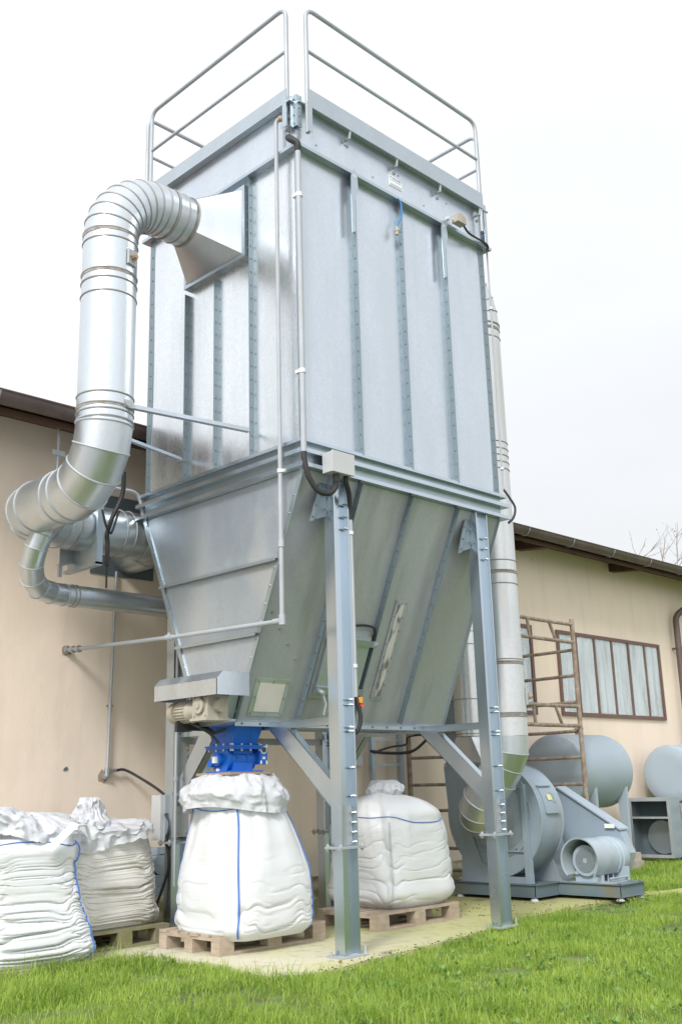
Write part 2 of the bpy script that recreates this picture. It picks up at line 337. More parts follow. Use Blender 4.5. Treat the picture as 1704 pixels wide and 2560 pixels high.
def bagmat(name,col,dirt,amt,thin=False):
    m,t,b=newmat(name);n=tex(t,'ShaderNodeTexNoise',3.2,(1,1,2.2),7)
    c=mixc(t,ramp(t,n.outputs[0],[(.5,G(0)),(.75,G(amt))]),col,dirt);t.links.new(c,b.inputs['Base Color']);b.inputs['Roughness'].default_value=.42
    b.inputs['Specular IOR Level'].default_value=.35
    n1=tex(t,'ShaderNodeTexNoise',7,(1,1,2.6),4);bump(t,b,n1.outputs[0],.2,.02)
    n2=tex(t,'ShaderNodeTexNoise',26,(1,1,1.6),4);bump(t,b,n2.outputs[0],.10,.006)
    wv=tex(t,'ShaderNodeTexNoise',210,(1,1,1),2);bump(t,b,wv.outputs[0],.12,.001)
    cr=tex(t,'ShaderNodeTexNoise',5.5,(1,1,2.4),2);cr.noise_type='RIDGED_MULTIFRACTAL';bump(t,b,cr.outputs[0],.10,.012)
    if thin:
        tr=t.nodes.new('ShaderNodeBsdfTranslucent');tr.inputs[0].default_value=(*col,1);ms=t.nodes.new('ShaderNodeMixShader');ms.inputs[0].default_value=.3
        o=t.nodes['Material Output'];t.links.new(b.outputs[0],ms.inputs[1]);t.links.new(tr.outputs[0],ms.inputs[2]);t.links.new(ms.outputs[0],o.inputs[0])
    return m
m_bag=bagmat('woven_white_sack',(.66,.68,.71),(.62,.59,.52),.35);m_bagold=bagmat('dirty_woven_sack',(.70,.69,.66),(.42,.40,.30),.7)
m_liner=bagmat('crumpled_liner',(.72,.74,.78),(.70,.68,.64),.3,True)
m_seam=paint('blue_seam_tape',(.06,.18,.55),.6,(.2,.3,.6),.4);m_seamw=paint('pale_seam_tape',(.62,.63,.66),.6,(.3,.35,.5),.4)
def glassmat():
    m,t,b=newmat('window_glass');b.inputs['Base Color'].default_value=(.9,.95,.95,1);b.inputs['Roughness'].default_value=.03
    b.inputs['Transmission Weight'].default_value=1;b.inputs['IOR'].default_value=1.45;b.inputs['Alpha'].default_value=.35;return m
m_glass=glassmat();m_curtain=paint('pale_curtain',(.58,.65,.69),.9,(.33,.37,.36),.8,scale=3,stretch=(3,3,.35),lo=.45,hi=.7)  # dark streaks in the curtain colour paint in fold shade and dark interior
m_bark=paint('bare_bark',(.20,.16,.13),.9,(.1,.08,.06),.5);m_leafy=paint('sparse_yellow_leaf',(.30,.24,.08),.8,(.2,.14,.05),.5)

# ---------------------------------------------------------------- ground, slab
WX=2.587;DY=2.146;WALL=3.05
g=MB();g.add([(-300,-300,-.03),(500,-300,-.03),(500,500,-.03),(-300,500,-.03)],[(0,1,2,3)]);struct('ground',g,m_ground)
edge=[(-9,1.6),(-2.4,1.58),(-1.6,1.50),(-.94,1.46),(-.6,1.40),(-.42,1.1),(-.42,.45),(-.53,-.06),(-.36,-.28),(0,-.28),(.26,-.22),(.98,-.15),(1.9,-.01),(2.72,.16),(3.52,.27),(4.29,.30),(5.0,.22),(5.5,.02),(7,-.1),(12,-.2)]
poly=[(x,y,-.12) for x,y in edge]+[(12,.08,-.12),(7,.2,-.12),(5.6,.28,-.12),(5.25,.5,-.12),(5.4,1.3,-.12),(6.4,2.15,-.12),(8.7,2.42,-.12),(16,2.55,-.12),(16,WALL+.05,-.12),(-9,WALL+.05,-.12)]
sl=MB();sl.prism(poly,(0,0,.12));struct('concrete_slab',sl,m_slab)

# ---------------------------------------------------------------- building
bld=thing('workshop_building','long beige plastered workshop with brown gutter behind the steel machine','building',(5,WALL,0))
w=MB();w.box((-9,WALL,.24),(16,WALL+.3,4.9));part('wall',w,m_plaster,bld)
w=MB();w.box((-9,WALL-.02,-.1),(16,WALL+.28,.238));part('plinth',w,m_plinth,bld,'mossy weathered base of the wall')
def roof_pt(y,dz=0):return 4.548+(y-2.42)*.26+dz
r=MB();r.prism([(-9,2.44,roof_pt(2.44,-.02)),(-9,2.44,roof_pt(2.44,.03)),(-9,10,roof_pt(10,.03)),(-9,10,roof_pt(10,-.02))],(25,0,0))
ro=part('roof',r,m_woodb,bld)
r=MB()
for i in range(118):
    x=-9+i*.212;r.tube([(x,2.38,roof_pt(2.38,.055)),(x,10,roof_pt(10,.055))],.05+.012*random.random(),8)
part('roof_tiles',r,m_brown,ro)
r=MB();r.box((-9,2.50,4.47),(16,2.525,4.62));part('fascia',r,m_woodb,bld)
for i in range(8):
    x=-8.3+i*3.0+(.45 if i%2 else .1)
    r=MB();r.prism([(x,2.53,4.465),(x,2.53,4.515),(x,WALL,4.65),(x,WALL,4.52)],(.16,0,0));part('rafter',r,m_woodb,bld)
r=MB();r.prism([(-9,2.50,4.535),(-9,WALL,4.665),(-9,WALL,4.70),(-9,2.50,4.57)],(25,0,0));part('soffit',r,m_woodb,bld)
gt=MB();n=12;prof=[(2.40-.095*math.cos(math.pi*k/n),4.620-.10*math.sin(math.pi*k/n)) for k in range(n+1)];pin=[(2.40-.088*math.cos(math.pi*k/n),4.620-.093*math.sin(math.pi*k/n)) for k in range(n,-1,-1)]
gt.prism([(-9,a,b) for a,b in prof+pin],(25,0,0));gt.cyl((-9,2.302,4.620),(16,2.302,4.620),.010,8)
gut=part('gutter',gt,m_gutter,bld)
for i in range(22):
    x=-8.2+i*1.13;b=MB();b.tube([(x,2.40-.099*math.cos(math.pi*k/8),4.620-.104*math.sin(math.pi*k/8)) for k in range(9)],.008,6);part('bracket',b,m_bolt,gut)
d=MB();d.tube(fillet([(12.25,2.42,4.54),(12.2,2.5,4.35),(11.72,2.93,3.95),(11.72,2.93,.05)],.12),.055,14);dp=part('downpipe',d,m_gutter,bld)
b=MB();b.cyl((11.72,2.93,3.35),(11.72,2.93,3.39),.063,14);b.box((11.70,2.93,3.355),(11.74,WALL,3.385));part('clip',b,m_gutter,dp)
def window(x0,x1,z0,z1,n):
    f=MB();t=.055;y0,y1=WALL-.035,WALL-.002
    f.box((x0,y0,z0),(x1,y1,z0+t)).box((x0,y0,z1-t),(x1,y1,z1)).box((x0,y0,z0+t),(x0+t,y1,z1-t)).box((x1-t,y0,z0+t),(x1,y1,z1-t))
    for i in range(1,n):
        x=x0+(x1-x0)*i/n;f.box((x-.022,y0+.004,z0+t),(x+.022,y1,z1-t))
    fr=part('window',f,m_win,bld);
    g=MB();g.box((x0+t,WALL-.020,z0+t),(x1-t,WALL-.016,z1-t));part('pane',g,m_glass,fr)
    xs=np.linspace(x0+t,x1-t,int((x1-x0)*70));P=np.array([[(x,WALL-.008+.005*math.sin(x*38+2*math.sin(x*9)),z) for z in (z0+t,z1-t)] for x in xs]);g=MB();g.grid(P);part('curtain',g,m_curtain,fr)
window(8.05,11.19,2.12,3.40,6);window(5.4,7.40,2.11,3.41,4)
# hole patches on plaster
for (x,z,rr) in ((-.25,2.505,.055),(.20,1.345,.055),(-.2,1.414,.02)):
    h=MB();a=np.linspace(0,2*math.pi,14)[:-1];h.prism([(x+rr*(1+.3*random.uniform(-1,1))*math.cos(k),WALL-.006,z+rr*(1+.3*random.uniform(-1,1))*math.sin(k)) for k in a],(0,.004,0));part('broken_plaster',h,m_rust2 if rr>.05 else m_dark,bld)
rv=thing('roof_vent','white square vent cowl on the roof behind the tall left duct','vent',(.55,4.2,5.1))
v=MB();v.box((.60,4.0,6.60),(.80,4.25,7.15));part('cowl',v,m_white,rv);v=MB();v.cyl((.7,4.12,5.0),(.7,4.12,6.6),.08,16);part('stem',v,m_white,rv);v=MB();v.prism([(.58,3.97,6.58),(.58,4.27,6.58),(.58,4.12,6.52)],(.24,0,0));part('cap',v,m_dark,rv)

# ---------------------------------------------------------------- dust collector
DC=thing('dust_collector','tall galvanised steel dust collector tower on legs with hopper','dust collector',(WX/2,DY/2,0))
def panel_x(y0,y1,z0,z1,x=0,sgn=-1,seed=0):     # panel in plane x, facing sgn
    a,b=12,44;Y,Z=np.meshgrid(np.linspace(y0,y1,a),np.linspace(z0,z1,b),indexing='ij');u=(Y-y0)/(y1-y0);v=(Z-z0)/(z1-z0)
    e=(np.minimum(1,16*u*(1-u)))*np.minimum(1,16*v*(1-v));D=sgn*(.0045*fbm(Y*1.6+seed,Z*.8,seed,1)+.002)*e
    P=np.stack([x+D,Y,Z],-1);return P if sgn<0 else P[::-1]
def panel_y(x0,x1,z0,z1,y=0,sgn=-1,seed=0):
    a,b=12,44;X,Z=np.meshgrid(np.linspace(x0,x1,a),np.linspace(z0,z1,b),indexing='ij');u=(X-x0)/(x1-x0);v=(Z-z0)/(z1-z0)
    e=(np.minimum(1,16*u*(1-u)))*np.minimum(1,16*v*(1-v));D=sgn*(.003*fbm(X*1.6+seed,Z*.8,seed,1)+.0015)*e
    P=np.stack([X,y+D,Z],-1);return P[::-1] if sgn<0 else P
ZB,ZT=3.861,6.508;YR=[.0,.59,1.075,1.51,DY];XR=[0,.645,1.275,1.91,WX]
for i in range(4):
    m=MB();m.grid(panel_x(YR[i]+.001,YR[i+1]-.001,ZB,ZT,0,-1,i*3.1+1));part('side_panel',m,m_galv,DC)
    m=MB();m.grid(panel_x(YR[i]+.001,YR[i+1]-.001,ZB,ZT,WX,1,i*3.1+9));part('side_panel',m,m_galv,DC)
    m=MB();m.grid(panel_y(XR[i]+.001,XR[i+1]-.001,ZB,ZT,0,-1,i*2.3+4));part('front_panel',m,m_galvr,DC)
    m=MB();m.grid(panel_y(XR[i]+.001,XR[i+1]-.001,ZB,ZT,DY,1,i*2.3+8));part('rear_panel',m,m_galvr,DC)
HOOD=(.648,1.472,5.745)      # opening in the left face
def rib(p,out,side,z0,z1,d=.052,t=.005,nb=21):
    m=MB();p=np.array(p,float);o=np.array(out,float);s=np.array(side,float)
    a=p;b=p+o*d
    m.prism([(*(a-s*t/2),z0),(*(b-s*t/2),z0),(*(b+s*t/2),z0),(*(a+s*t/2),z0)],(0,0,z1-z0))
    for k in range(nb):
        z=z0+(z1-z0)*(k+.5)/nb;c=(*(p+o*d*.5),z);m.bolt(np.array(c)+np.array((*s,0))*t/2,(*s,0),.0075,.007);m.bolt(np.array(c)-np.array((*s,0))*t/2,(*(-s),0),.0075,.007)
    return m
for y,z1,nb in ((.59,ZT,21),(1.075,5.68,15),(1.51,5.68,15)):
    part('rib',rib((0,y),(-1,0),(0,1),ZB,z1,nb=nb),m_rib,DC)
    part('rib',rib((WX,y),(1,0),(0,1),ZB,ZT),m_frame,DC)
for x in XR[1:4]:
    part('rib',rib((x,0),(0,-1),(1,0),ZB,ZT,d=.06),m_rib,DC);part('rib',rib((x,DY),(0,1),(1,0),ZB,ZT,d=.06),m_frame,DC)
def corner(x,y,sx,sy):      # corner angle, bolted, sitting proud of both faces
    m=MB();t=.006;wd=.075
    m.box((x,y,ZB),(x+sx*t,y-sy*wd,ZT));m.box((x+sx*t,y+sy*t,ZB),(x-sx*wd,y,ZT)) if False else m.box((x-sx*wd,y,ZB),(x+sx*t,y+sy*t,ZT))
    for k in range(21):
        z=ZB+(ZT-ZB)*(k+.5)/21;m.bolt((x+sx*t,y-sy*wd*.5,z),(sx,0,0),.0075,.007);m.bolt((x-sx*wd*.5,y+sy*t,z),(0,sy,0),.0075,.007)
    return m
part('corner_angle',corner(0,DY,-1,1),m_rib,DC);part('corner_angle',corner(WX,0,1,-1),m_rib,DC);part('corner_angle',corner(WX,DY,1,1),m_frame,DC)
m=MB();m.box((-.008,-.008,ZB),(.012,.010,ZT));m.box((-.013,.018,ZB),(-.001,.03,ZT));part('corner_angle',m,m_frame,DC)
# cover band under the platform
cb=MB();o=.03
cb.box((-o,-o,ZT),(WX+o,-.002,6.955)).box((-o,-.002,ZT),(-.002,DY+.002,6.955)).box((-o,DY+.002,ZT),(WX+o,DY+o,6.955)).box((WX+.002,-.002,ZT),(WX+o,DY+.002,6.955))
band=part('cover_band',cb,m_galvr,DC)
cb=MB();q=.07
cb.box((-q,-q,ZT-.012),(WX+q,-.001,ZT-.001)).box((-q,-.001,ZT-.012),(-.001,DY+.001,ZT-.001)).box((-q,DY+.001,ZT-.012),(WX+q,DY+q,ZT-.001)).box((WX+.001,-.001,ZT-.012),(WX+q,DY+.001,ZT-.001))
cb.box((-q,-q,ZT-.001),(WX+q,-q+.004,ZT+.018)).box((-q,-q+.004,ZT-.001),(-q+.004,DY+q,ZT+.018))
for k in range(7):
    x=.2+k*.36;cb.bolt((x,-o,6.62+.17*(k%2)),(0,-1,0),.008,.008)
part('lip',cb,m_frame,band)
cb=MB();cb.box((-.02,-.02,6.955),(WX+.02,DY+.02,6.962));part('roof_deck',cb,m_frame,DC)
cb=MB();cb.box((-.10,-.02,6.935),(-.035,DY+.1,6.955)).box((-.04,-.075,6.925),(WX+.05,-.032,6.938));part('roof_deck_edge',cb,m_frame,DC)
for x in (.56,1.193,1.83,2.46):
    m=MB();m.tube([(x,-.03,6.83),(x,-.09,6.83),(x,-.10,6.90)],.012,8);m.bolt((x+.03,-.03,6.79),(0,-1,0),.016,.01,8);m.bolt((x-.03,-.03,6.81),(0,-1,0),.016,.01,8);part('platform_bracket',m,m_rail,DC)
m=MB();m.box((-.055,-.055,6.69),(-.049,.0,7.0)).box((-.049,-.055,6.69),(.01,-.049,7.0)).box((-.105,.02,6.70),(-.10,.07,7.0)).box((-.07,.0,6.7),(-.055,.015,7.0))
for z in (6.72,6.8,6.88,6.96):m.bolt((-.055,-.025,z),(-1,0,0),.009,.01);m.bolt((-.02,-.055,z),(0,-1,0),.009,.01)
part('corner_post',m,m_frame,DC)
m=MB();m.box((WX+.02,-.06,6.55),(WX+.026,.02,7.0)).box((WX-.02,-.066,6.55),(WX+.026,-.06,7.0));part('corner_post',m,m_frame,DC)
# guard rails
def guardrail(p0,p1,ztop,zmid,zpost,foot=True):
    m=MB();a=np.array(p0,float);b=np.array(p1,float)
    m.tube(fillet([(*a,zpost),(*a,ztop),(*b,ztop),(*b,zpost)],.11,7),.020,12)
    gr=part('guardrail',m,m_rail,DC)
    k=MB();d=(b-a)/np.linalg.norm(b-a);k.tube([(*(a+d*.0),zmid),(*(b-d*.0),zmid)],.016,10);part('mid_rail',k,m_rail,gr);return gr
gL=guardrail((-.05,.065),(-.05,DY-.03),7.965,7.51,6.69)
k=MB();k.box((-.073,.05,6.94),(-.068,DY+.03,7.105));k.box((-.078,.03,6.69),(-.073,.09,7.0));part('toe_board',k,m_kick,gL)
gR=guardrail((.045,-.09),(WX-.10,-.09),7.92,7.475,6.64)
k=MB();k.box((.03,-.115,6.895),(WX-.085,-.110,7.07));k.box((.015,-.119,6.64),(.075,-.115,6.93));part('toe_board',k,m_kick,gR)
gB=guardrail((-.02,DY+.08),(WX,DY+.08),7.96,7.53,6.75);k=MB();k.box((0,DY+.10,6.985),(WX,DY+.105,7.1));part('toe_board',k,m_kick,gB)
gE=guardrail((WX+.06,.02),(WX+.06,DY),7.90,7.49,6.75);k=MB();k.box((WX+.08,.02,6.985),(WX+.085,DY,7.1));part('toe_board',k,m_kick,gE)
# ring beam: two stacked channels
ZR=3.63
m=MB()
def loop(m,z0,z1,ou,inn=.0,xa=0,xb=WX):
    m.box((xa-ou,-ou,z0),(xb+ou,-inn,z1)).box((xa-ou,DY+inn,z0),(xb+ou,DY+ou,z1)).box((xa-ou,-inn,z0),(xa-inn,DY+inn,z1)).box((xb+inn,-inn,z0),(xb+ou,DY+inn,z1))
loop(m,ZR+.006,ZB-.001,.006,-.03)
rb=part('ring_beam',m,m_frame,DC)
for z0,z1,ou in ((ZB-.014,ZB,.05),(3.745,3.757,.065),(ZR,ZR+.010,.065)):
    m=MB();loop(m,z0,z1,ou,.0065)
    if z0<3.8: loop(m,z0+ (.0),z1+.022,ou+.004,ou)
    part('flange',m,m_leg,rb)
m=MB();loop(m,3.842,3.870,.0535,.05);part('flange',m,m_leg,rb)
# hopper
YB0,YB1,ZH=.83,1.31,1.72
def slope_pt(x,t,side=0,off=0):   # t from top 0 to bottom 1
    y0,y1=(0.0,YB0) if side==0 else (DY,YB1)
    nrm=np.array([0,-(ZR-ZH),-(y1-y0)]) if side==0 else np.array([0,(ZR-ZH),(y1-y0)]);nrm=nrm/np.linalg.norm(nrm)
    return np.array([x,y0+(y1-y0)*t,ZR+(ZH-ZR)*t])+nrm*off
def slope_grid(x0,x1,side,seed):
    P=np.array([[slope_pt(x,t,side,.003*float(fbm(x*2+seed,t*3,seed,2))*min(1,12*t*(1-t))) for t in np.linspace(0,1,24)] for x in np.linspace(x0,x1,10)])
    return P if side==0 else P[::-1]
XS=[0,.63,1.27,1.905,2.55]
for i in range(4):
    for side in (0,1):
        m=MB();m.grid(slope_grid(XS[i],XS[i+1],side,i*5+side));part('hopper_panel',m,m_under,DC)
    if i<3:
        for side in (0,1):
            m=MB();x=XS[i+1];m.prism([slope_pt(x-.003,.0,side,0),slope_pt(x-.003,.985,side,0),slope_pt(x-.003,.985,side,.058),slope_pt(x-.003,.0,side,.058)],(.006,0,0))
            for k in range(15):
                c=slope_pt(x-.003,(k+.5)/15,side,.03);m.bolt(c,(-1,0,0),.009,.009)
            part('hopper_rib',m,m_rib,DC)
for x,s in ((0,-1),(2.55,1)):
    m=MB();P=np.array([[(x+s*.003*float(fbm(t*3,u*2,s+3,2))*min(1,12*t*(1-t)),(YB0*t)*(1-u)+(DY+(YB1-DY)*t)*u,ZR+(ZH-ZR)*t) for t in np.linspace(0,1,20)] for u in np.linspace(0,1,14)])
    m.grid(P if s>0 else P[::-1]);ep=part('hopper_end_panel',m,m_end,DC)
    m=MB()
    for side in (0,1):
        a,b=slope_pt(x,0,side,0),slope_pt(x,1,side,0);n1=slope_pt(x,0,side,.03)-a
        m.prism([a-n1*.8,b-n1*.8,b+n1*.75,a+n1*.75],(s*.012,0,0))
        for k in range(14):
            c=slope_pt(x+s*.012,(k+.5)/14,side,-.012);m.bolt(c,(s,0,0),.008,.008)
    part('edge_angle',m,m_frame,ep)
    for z in (2.953,2.387):
        t=(ZR-z)/(ZR-ZH);m=MB();ya,yb=YB0*t,DY+(YB1-DY)*t;m.box((x,ya-.0,z),(x+s*.045,yb,z+.006)).box((x+s*.045,ya,z-.02),(x+s*.049,yb,z+.006));part('stiffener',m,m_frame,ep)
m=MB()
P=slope_pt
for j in range(16):
    pass
m.box((-.02,YB0-.012,ZH-.040),(2.60,YB0-.004,ZH+.002)).box((-.02,YB0-.03,ZH+.002),(2.60,YB0+.03,ZH+.006)).box((-.02,YB1+.004,ZH-.04),(2.60,YB1+.012,ZH+.002))
tr=MB();n=12;tr.prism([(-.12,YB0,ZH)]+[(-.12,(YB0+YB1)/2-(YB1-YB0)/2*math.cos(math.pi*k/n),ZH-.01-.02*math.sin(math.pi*k/n)) for k in range(n+1)]+[(-.12,YB1,ZH)],(2.75,0,0))
tg=part('screw_trough',tr,m_end,DC);part('flange',m,m_frame,tg)
m=MB()
for k in range(14):m.cyl((.05+k*.19,YB0-.0125,ZH-.02),(.05+k*.19,YB0-.0155,ZH-.02),.0095,8)
parts('bolt_hole',m,m_dark,tg)
# end box of the screw, left side
m=MB();m.prism([(-.02,YB0+.02,ZH),(-.02,YB1-.06,ZH),(-.02,YB1-.02,2.02),(-.02,YB0-.1,2.02)],(-.10,0,0));m.box((-.135,YB0-.02,ZH-.004),(-.02,YB1,ZH+.012))
eb=part('screw_end_box',m,m_end,DC);m=MB();m.box((-.124,.93,1.80),(-.1201,1.03,1.835));part('rating_plate',m,m_ink,eb)
m=MB()
for y,z in ((.86,1.75),(.96,1.755),(1.06,1.76),(1.15,1.75),(.82,1.9),(1.2,1.87)):m.bolt((-.12,y,z),(-1,0,0),.012,.01)
parts('bolt',m,m_bolt,eb)
# sampling window and sight glass and hatch on the sloped front
def slope_quad(x0,x1,z0,z1,off,th):
    def pz(x,z,o):t=(ZR-z)/(ZR-ZH);return slope_pt(x,t,0,o)
    a=[pz(x0,z0,off),pz(x1,z0,off),pz(x1,z1,off),pz(x0,z1,off)];nrm=slope_pt(0,0,0,1)-slope_pt(0,0,0,0);m=MB();m.prism(a,nrm*th);return m,pz
def framed(name,x0,x1,z0,z1,t,mf,mi,tb=.045):
    m,pz=slope_quad(x0,x1,z0,z1,.002,.008);fr=part(name,m,mf,DC);m,_=slope_quad(x0+t,x1-t,z0+tb,z1-tb,.011,.003);part('window_sheet',m,mi,fr)
    m=MB();nrm=slope_pt(0,0,0,1)-slope_pt(0,0,0,0);ny=max(2,int((z1-z0)/.11))
    for k in range(ny+1):
        z=z0+.02+(z1-z0-.04)*k/ny
        for x in (x0+t*.5,x1-t*.5):m.bolt(pz(x,z,.01),nrm,.008,.008)
    for x in np.linspace(x0+t*.5,x1-t*.5,3)[1:-1]:
        m.bolt(pz(x,z0+.02,.01),nrm,.008,.008);m.bolt(pz(x,z1-.02,.01),nrm,.008,.008)
    parts('bolt',m,m_bolt,fr);return fr
m_greenf=paint('mossy_frame',(.36,.42,.40),.5,(.22,.30,.12),.85,scale=2.5,stretch=(1,1,1),lo=.42,hi=.6)
framed('inspection_window',.09,.452,1.766,2.055,.045,m_greenf,m_paper,.035)
framed('sight_glass',1.452,1.598,1.936,2.785,.036,m_under,m_fibre,.035)
m,pz=slope_quad(.665,1.245,1.93,2.50,.002,.03);ha=part('access_hatch',m,m_under,DC)
m,_=slope_quad(.71,1.205,1.97,2.46,.0325,.03);part('hatch_door',m,m_end,ha)
for z in (1.985,2.385):
    m,_=slope_quad(.70,1.26,z,z+.05,.063,.022);part('clamp_bar',m,m_frame,ha)
m=MB();nrm=slope_pt(0,0,0,1)-slope_pt(0,0,0,0)
c=pz(.75,2.0,.10);m.cyl(c-nrm*.02,c+nrm*.03,.018,10);m.bar(c,c+np.array([.03,-.01,-.10]),.03,.012);m.bar(c+np.array([.03,-.01,-.10]),c+np.array([.01,-.0,-.19]),.03,.012)
part('latch',m,m_rail,ha);m=MB();c=pz(1.24,2.41,.09);m.cyl(c-nrm*.02,c+nrm*.03,.014,10);m.box(c-.02,c+.02);part('latch',m,m_rail,ha)
m=MB();m.tube(smooth_path([pz(.95,2.53,.03),pz(1.12,2.55,.05),pz(1.22,2.53,.06),pz(1.25,2.45,.05)]),.011,8);part('hatch_cord',m,m_black,ha)
m=MB()
for x,z in ((.074,2.554),(.197,2.44),(.324,2.328),(.447,2.219)):m.bolt(pz(x,z,0),nrm,.011,.010,8)
parts('bolt',m,m_bolt,DC)
# legs
def hbeam(m,x0,x1,y0,y1,z0,z1,tf=.011,tw=.008):
    yc=(y0+y1)/2;m.box((x0,y0,z0),(x0+tf,y1,z1)).box((x1-tf,y0,z0),(x1,y1,z1)).box((x0+tf,yc-tw/2,z0),(x1-tf,yc+tw/2,z1))
def channel(m,x0,x1,y0,y1,z0,z1,t=.008):   # box-edged profile with rounded open face
    m.box((x0,y0,z0),(x0+t,y1,z1));m.box((x1-t,y0,z0),(x1,y1,z1))
    n=8;Pf=[(x0+t,y0+.045,z0)]+[(x0+t+(x1-x0-2*t)*k/n,y0+.008+.04*math.sin(math.pi*k/n*.95+.15),z0) for k in range(n+1)]+[(x1-t,y0+.05,z0)]
    m.box((x0+t,y0+.05,z0),(x1-t,y0+.058,z1));m.box((x0+t,y0,z0),(x0+t+.026,y0+t,z1))
def leg(x0,yf,front=True):
    x1=x0+.172;y0,y1=yf,yf+.11
    top=ZR-.002
    m=MB();hbeam(m,x0,x1,y0,y1,.765,top,.012)
    lg=part('leg',m,m_leg,DC)
    m=MB();hbeam(m,x0+.006,x1-.004,y0+.004,y1-.004,.012,.745);part('leg_lower_section',m,m_leg,lg)
    m=MB();m.box((x0-.045,y0-.03,.747),(x1+.045,y1+.03,.7545)).box((x0-.045,y0-.03,.7555),(x1+.045,y1+.03,.763))
    for a in (x0-.028,x1+.028):
        for b in (y0-.012,y1+.012):m.cyl((a,b,.730),(a,b,.782),.009,8);m.cyl((a,b,.763),(a,b,.772),.015,6);m.cyl((a,b,.738),(a,b,.747),.015,6)
    part('splice_plate',m,m_rail,lg)
    m=MB();m.box((x0-.05,y0-.03,.001),(x1+.05,y1+.03,.012));m.cyl((x1+.03,y0-.01,.012),(x1+.03,y0-.01,.07),.007,8);m.cyl((x1+.03,y0-.01,.012),(x1+.03,y0-.01,.024),.014,6);m.cyl((x0-.03,y1,.012),(x0-.03,y1,.04),.009,8);part('base_plate',m,m_rail,lg)
    m=MB();m.box((x0+.02,y0+.045,.77),(x1-.014,y0+.0505,1.05));part('splice_web',m,m_rail,lg);m2=MB()
    for z in (.79,.86,.93,1.0,1.12,1.33,1.60,1.63,1.80,1.84,3.2,3.3,3.4):m2.cyl((x1-.012,y0+.026,z),(x1-.032,y0+.026,z),.010,6);m2.cyl((x1-.032,y0+.026,z),(x1-.046,y0+.026,z),.006,6)
    parts('bolt',m2,m_bolt,lg,2);return lg
LX,RX=.283,2.142
for x,y in ((LX,-.045),(RX,-.045),(LX,2.06),(RX,2.06)):leg(x,y)
m=MB();m.box((LX+.0,2.046,1.18),(LX+.172,2.059,1.78))
for z in (1.22,1.35,1.5,1.56,1.7):m.bolt((LX+.045,2.046,z),(0,-1,0),.012,.01);m.bolt((LX+.145,2.046,z),(0,-1,0),.012,.01)
part('fish_plate',m,m_under,DC);m=MB();m.box((LX+.0,2.046,.80),(LX+.172,2.059,1.15));
for z in (.84,1.02,1.1):m.bolt((LX+.045,2.046,z),(0,-1,0),.012,.01);m.bolt((LX+.145,2.046,z),(0,-1,0),.012,.01)
part('fish_plate',m,m_under,DC)
# gusset plates at the leg heads
for x in (LX,RX):
    m=MB();m.prism([(x-.19,.03,3.225),(x-.075,.03,3.55),(x-.04,.03,3.615),(x-.001,.03,3.615),(x-.001,.03,3.29)],(0,.008,0))
    for a,b in ((-.165,3.26),(-.13,3.36),(-.10,3.48),(-.03,3.34),(-.03,3.46)):m.bolt((x+a,.015,b),(0,-1,0),.010,.012)
    m.prism([(x-.20,.015,3.215),(x-.085,.015,3.545),(x-.055,.015,3.545),(x-.165,.015,3.225)],(0,.014,0))
    part('gusset_plate',m,m_rib,DC)
# ties and knee braces
for x in (LX+.09,RX+.09):
    m=MB();m.box((x-.03,.066,1.655),(x+.03,2.059,1.715));part('tie_beam',m,m_leg,DC)
    m=MB();m.prism([(x-.05,.70,1.654),(x-.05,.80,1.654),(x-.05,.066,1.09)] and [(x-.05,.57,1.654),(x-.05,.80,1.654),(x-.05,.066,1.02),(x-.05,.066,1.20)],(.006,0,0))
    m.prism([(x-.05,.80,1.654),(x-.05,.79,1.654),(x-.05,.066,1.01),(x-.05,.066,1.02)],(.075,0,0));m.prism([(x-.05,.57,1.654),(x-.05,.58,1.654),(x-.05,.066,1.21),(x-.05,.066,1.20)],(.075,0,0));part('knee_brace',m,m_leg,DC)
    m=MB();m.prism([(x-.05,1.50,1.654),(x-.05,1.73,1.654),(x-.05,2.03,1.27),(x-.05,2.03,1.06)],(.006,0,0));m.prism([(x-.05,1.50,1.654),(x-.05,1.51,1.654),(x-.05,2.03,1.07),(x-.05,2.03,1.06)],(.075,0,0));part('knee_brace',m,m_leg,DC)
m=MB();m.box((LX+.174,2.09,1.60),(RX-.001,2.14,1.66));part('tie_beam',m,m_under,DC)
for s in (0,1):
    m=MB();a,b=(LX+.173,RX) ;
    if s==0:m.prism([(a,2.05,1.12),(a,2.05,1.22),(a+.36,2.05,1.6),(a+.46,2.05,1.6)][0:2]+[(a+.36,2.05,1.60),(a+.45,2.05,1.60)],(0,.008,0))
    else:m.prism([(b,2.05,1.12),(b,2.05,1.22),(b-.36,2.05,1.6),(b-.45,2.05,1.6)],(0,.008,0))
    part('knee_brace',m,m_under,DC)
# lifting lugs
for x,z1,z0 in ((.625,6.50,5.90),(1.885,6.49,5.90)):
    m=MB();m.prism([(x-.045,-.075,z0),(x-.045,-.075,z1-.05),(x-.03,-.075,z1+.02),(x+.0,-.075,z1+.05),(x+.035,-.075,z1+.02),(x+.045,-.075,z1-.12),(x+.0,-.075,z1-.27),(x+.0,-.075,z0+.03)],(0,.008,0));lu=part('lifting_lug',m,m_frame,DC)
    m=MB();m.cyl((x+.002,-.0765,z1-.02),(x+.002,-.0655,z1-.02),.021,14);part('lug_hole',m,m_galvr,lu)
m=MB();m.box((1.145,-.036,6.635),(1.318,-.0305,6.745));lb=part('maker_label',m,m_label,DC)
m=MB();m.box((1.155,-.0375,6.715),(1.17,-.0365,6.735));
for k in range(7):m.box((1.185+k*.018,-.0375,6.712),(1.196+k*.018,-.0365,6.732))
for k in range(12):m.box((1.156+k*.0128,-.0375,6.693),(1.164+k*.0128,-.0365,6.700))
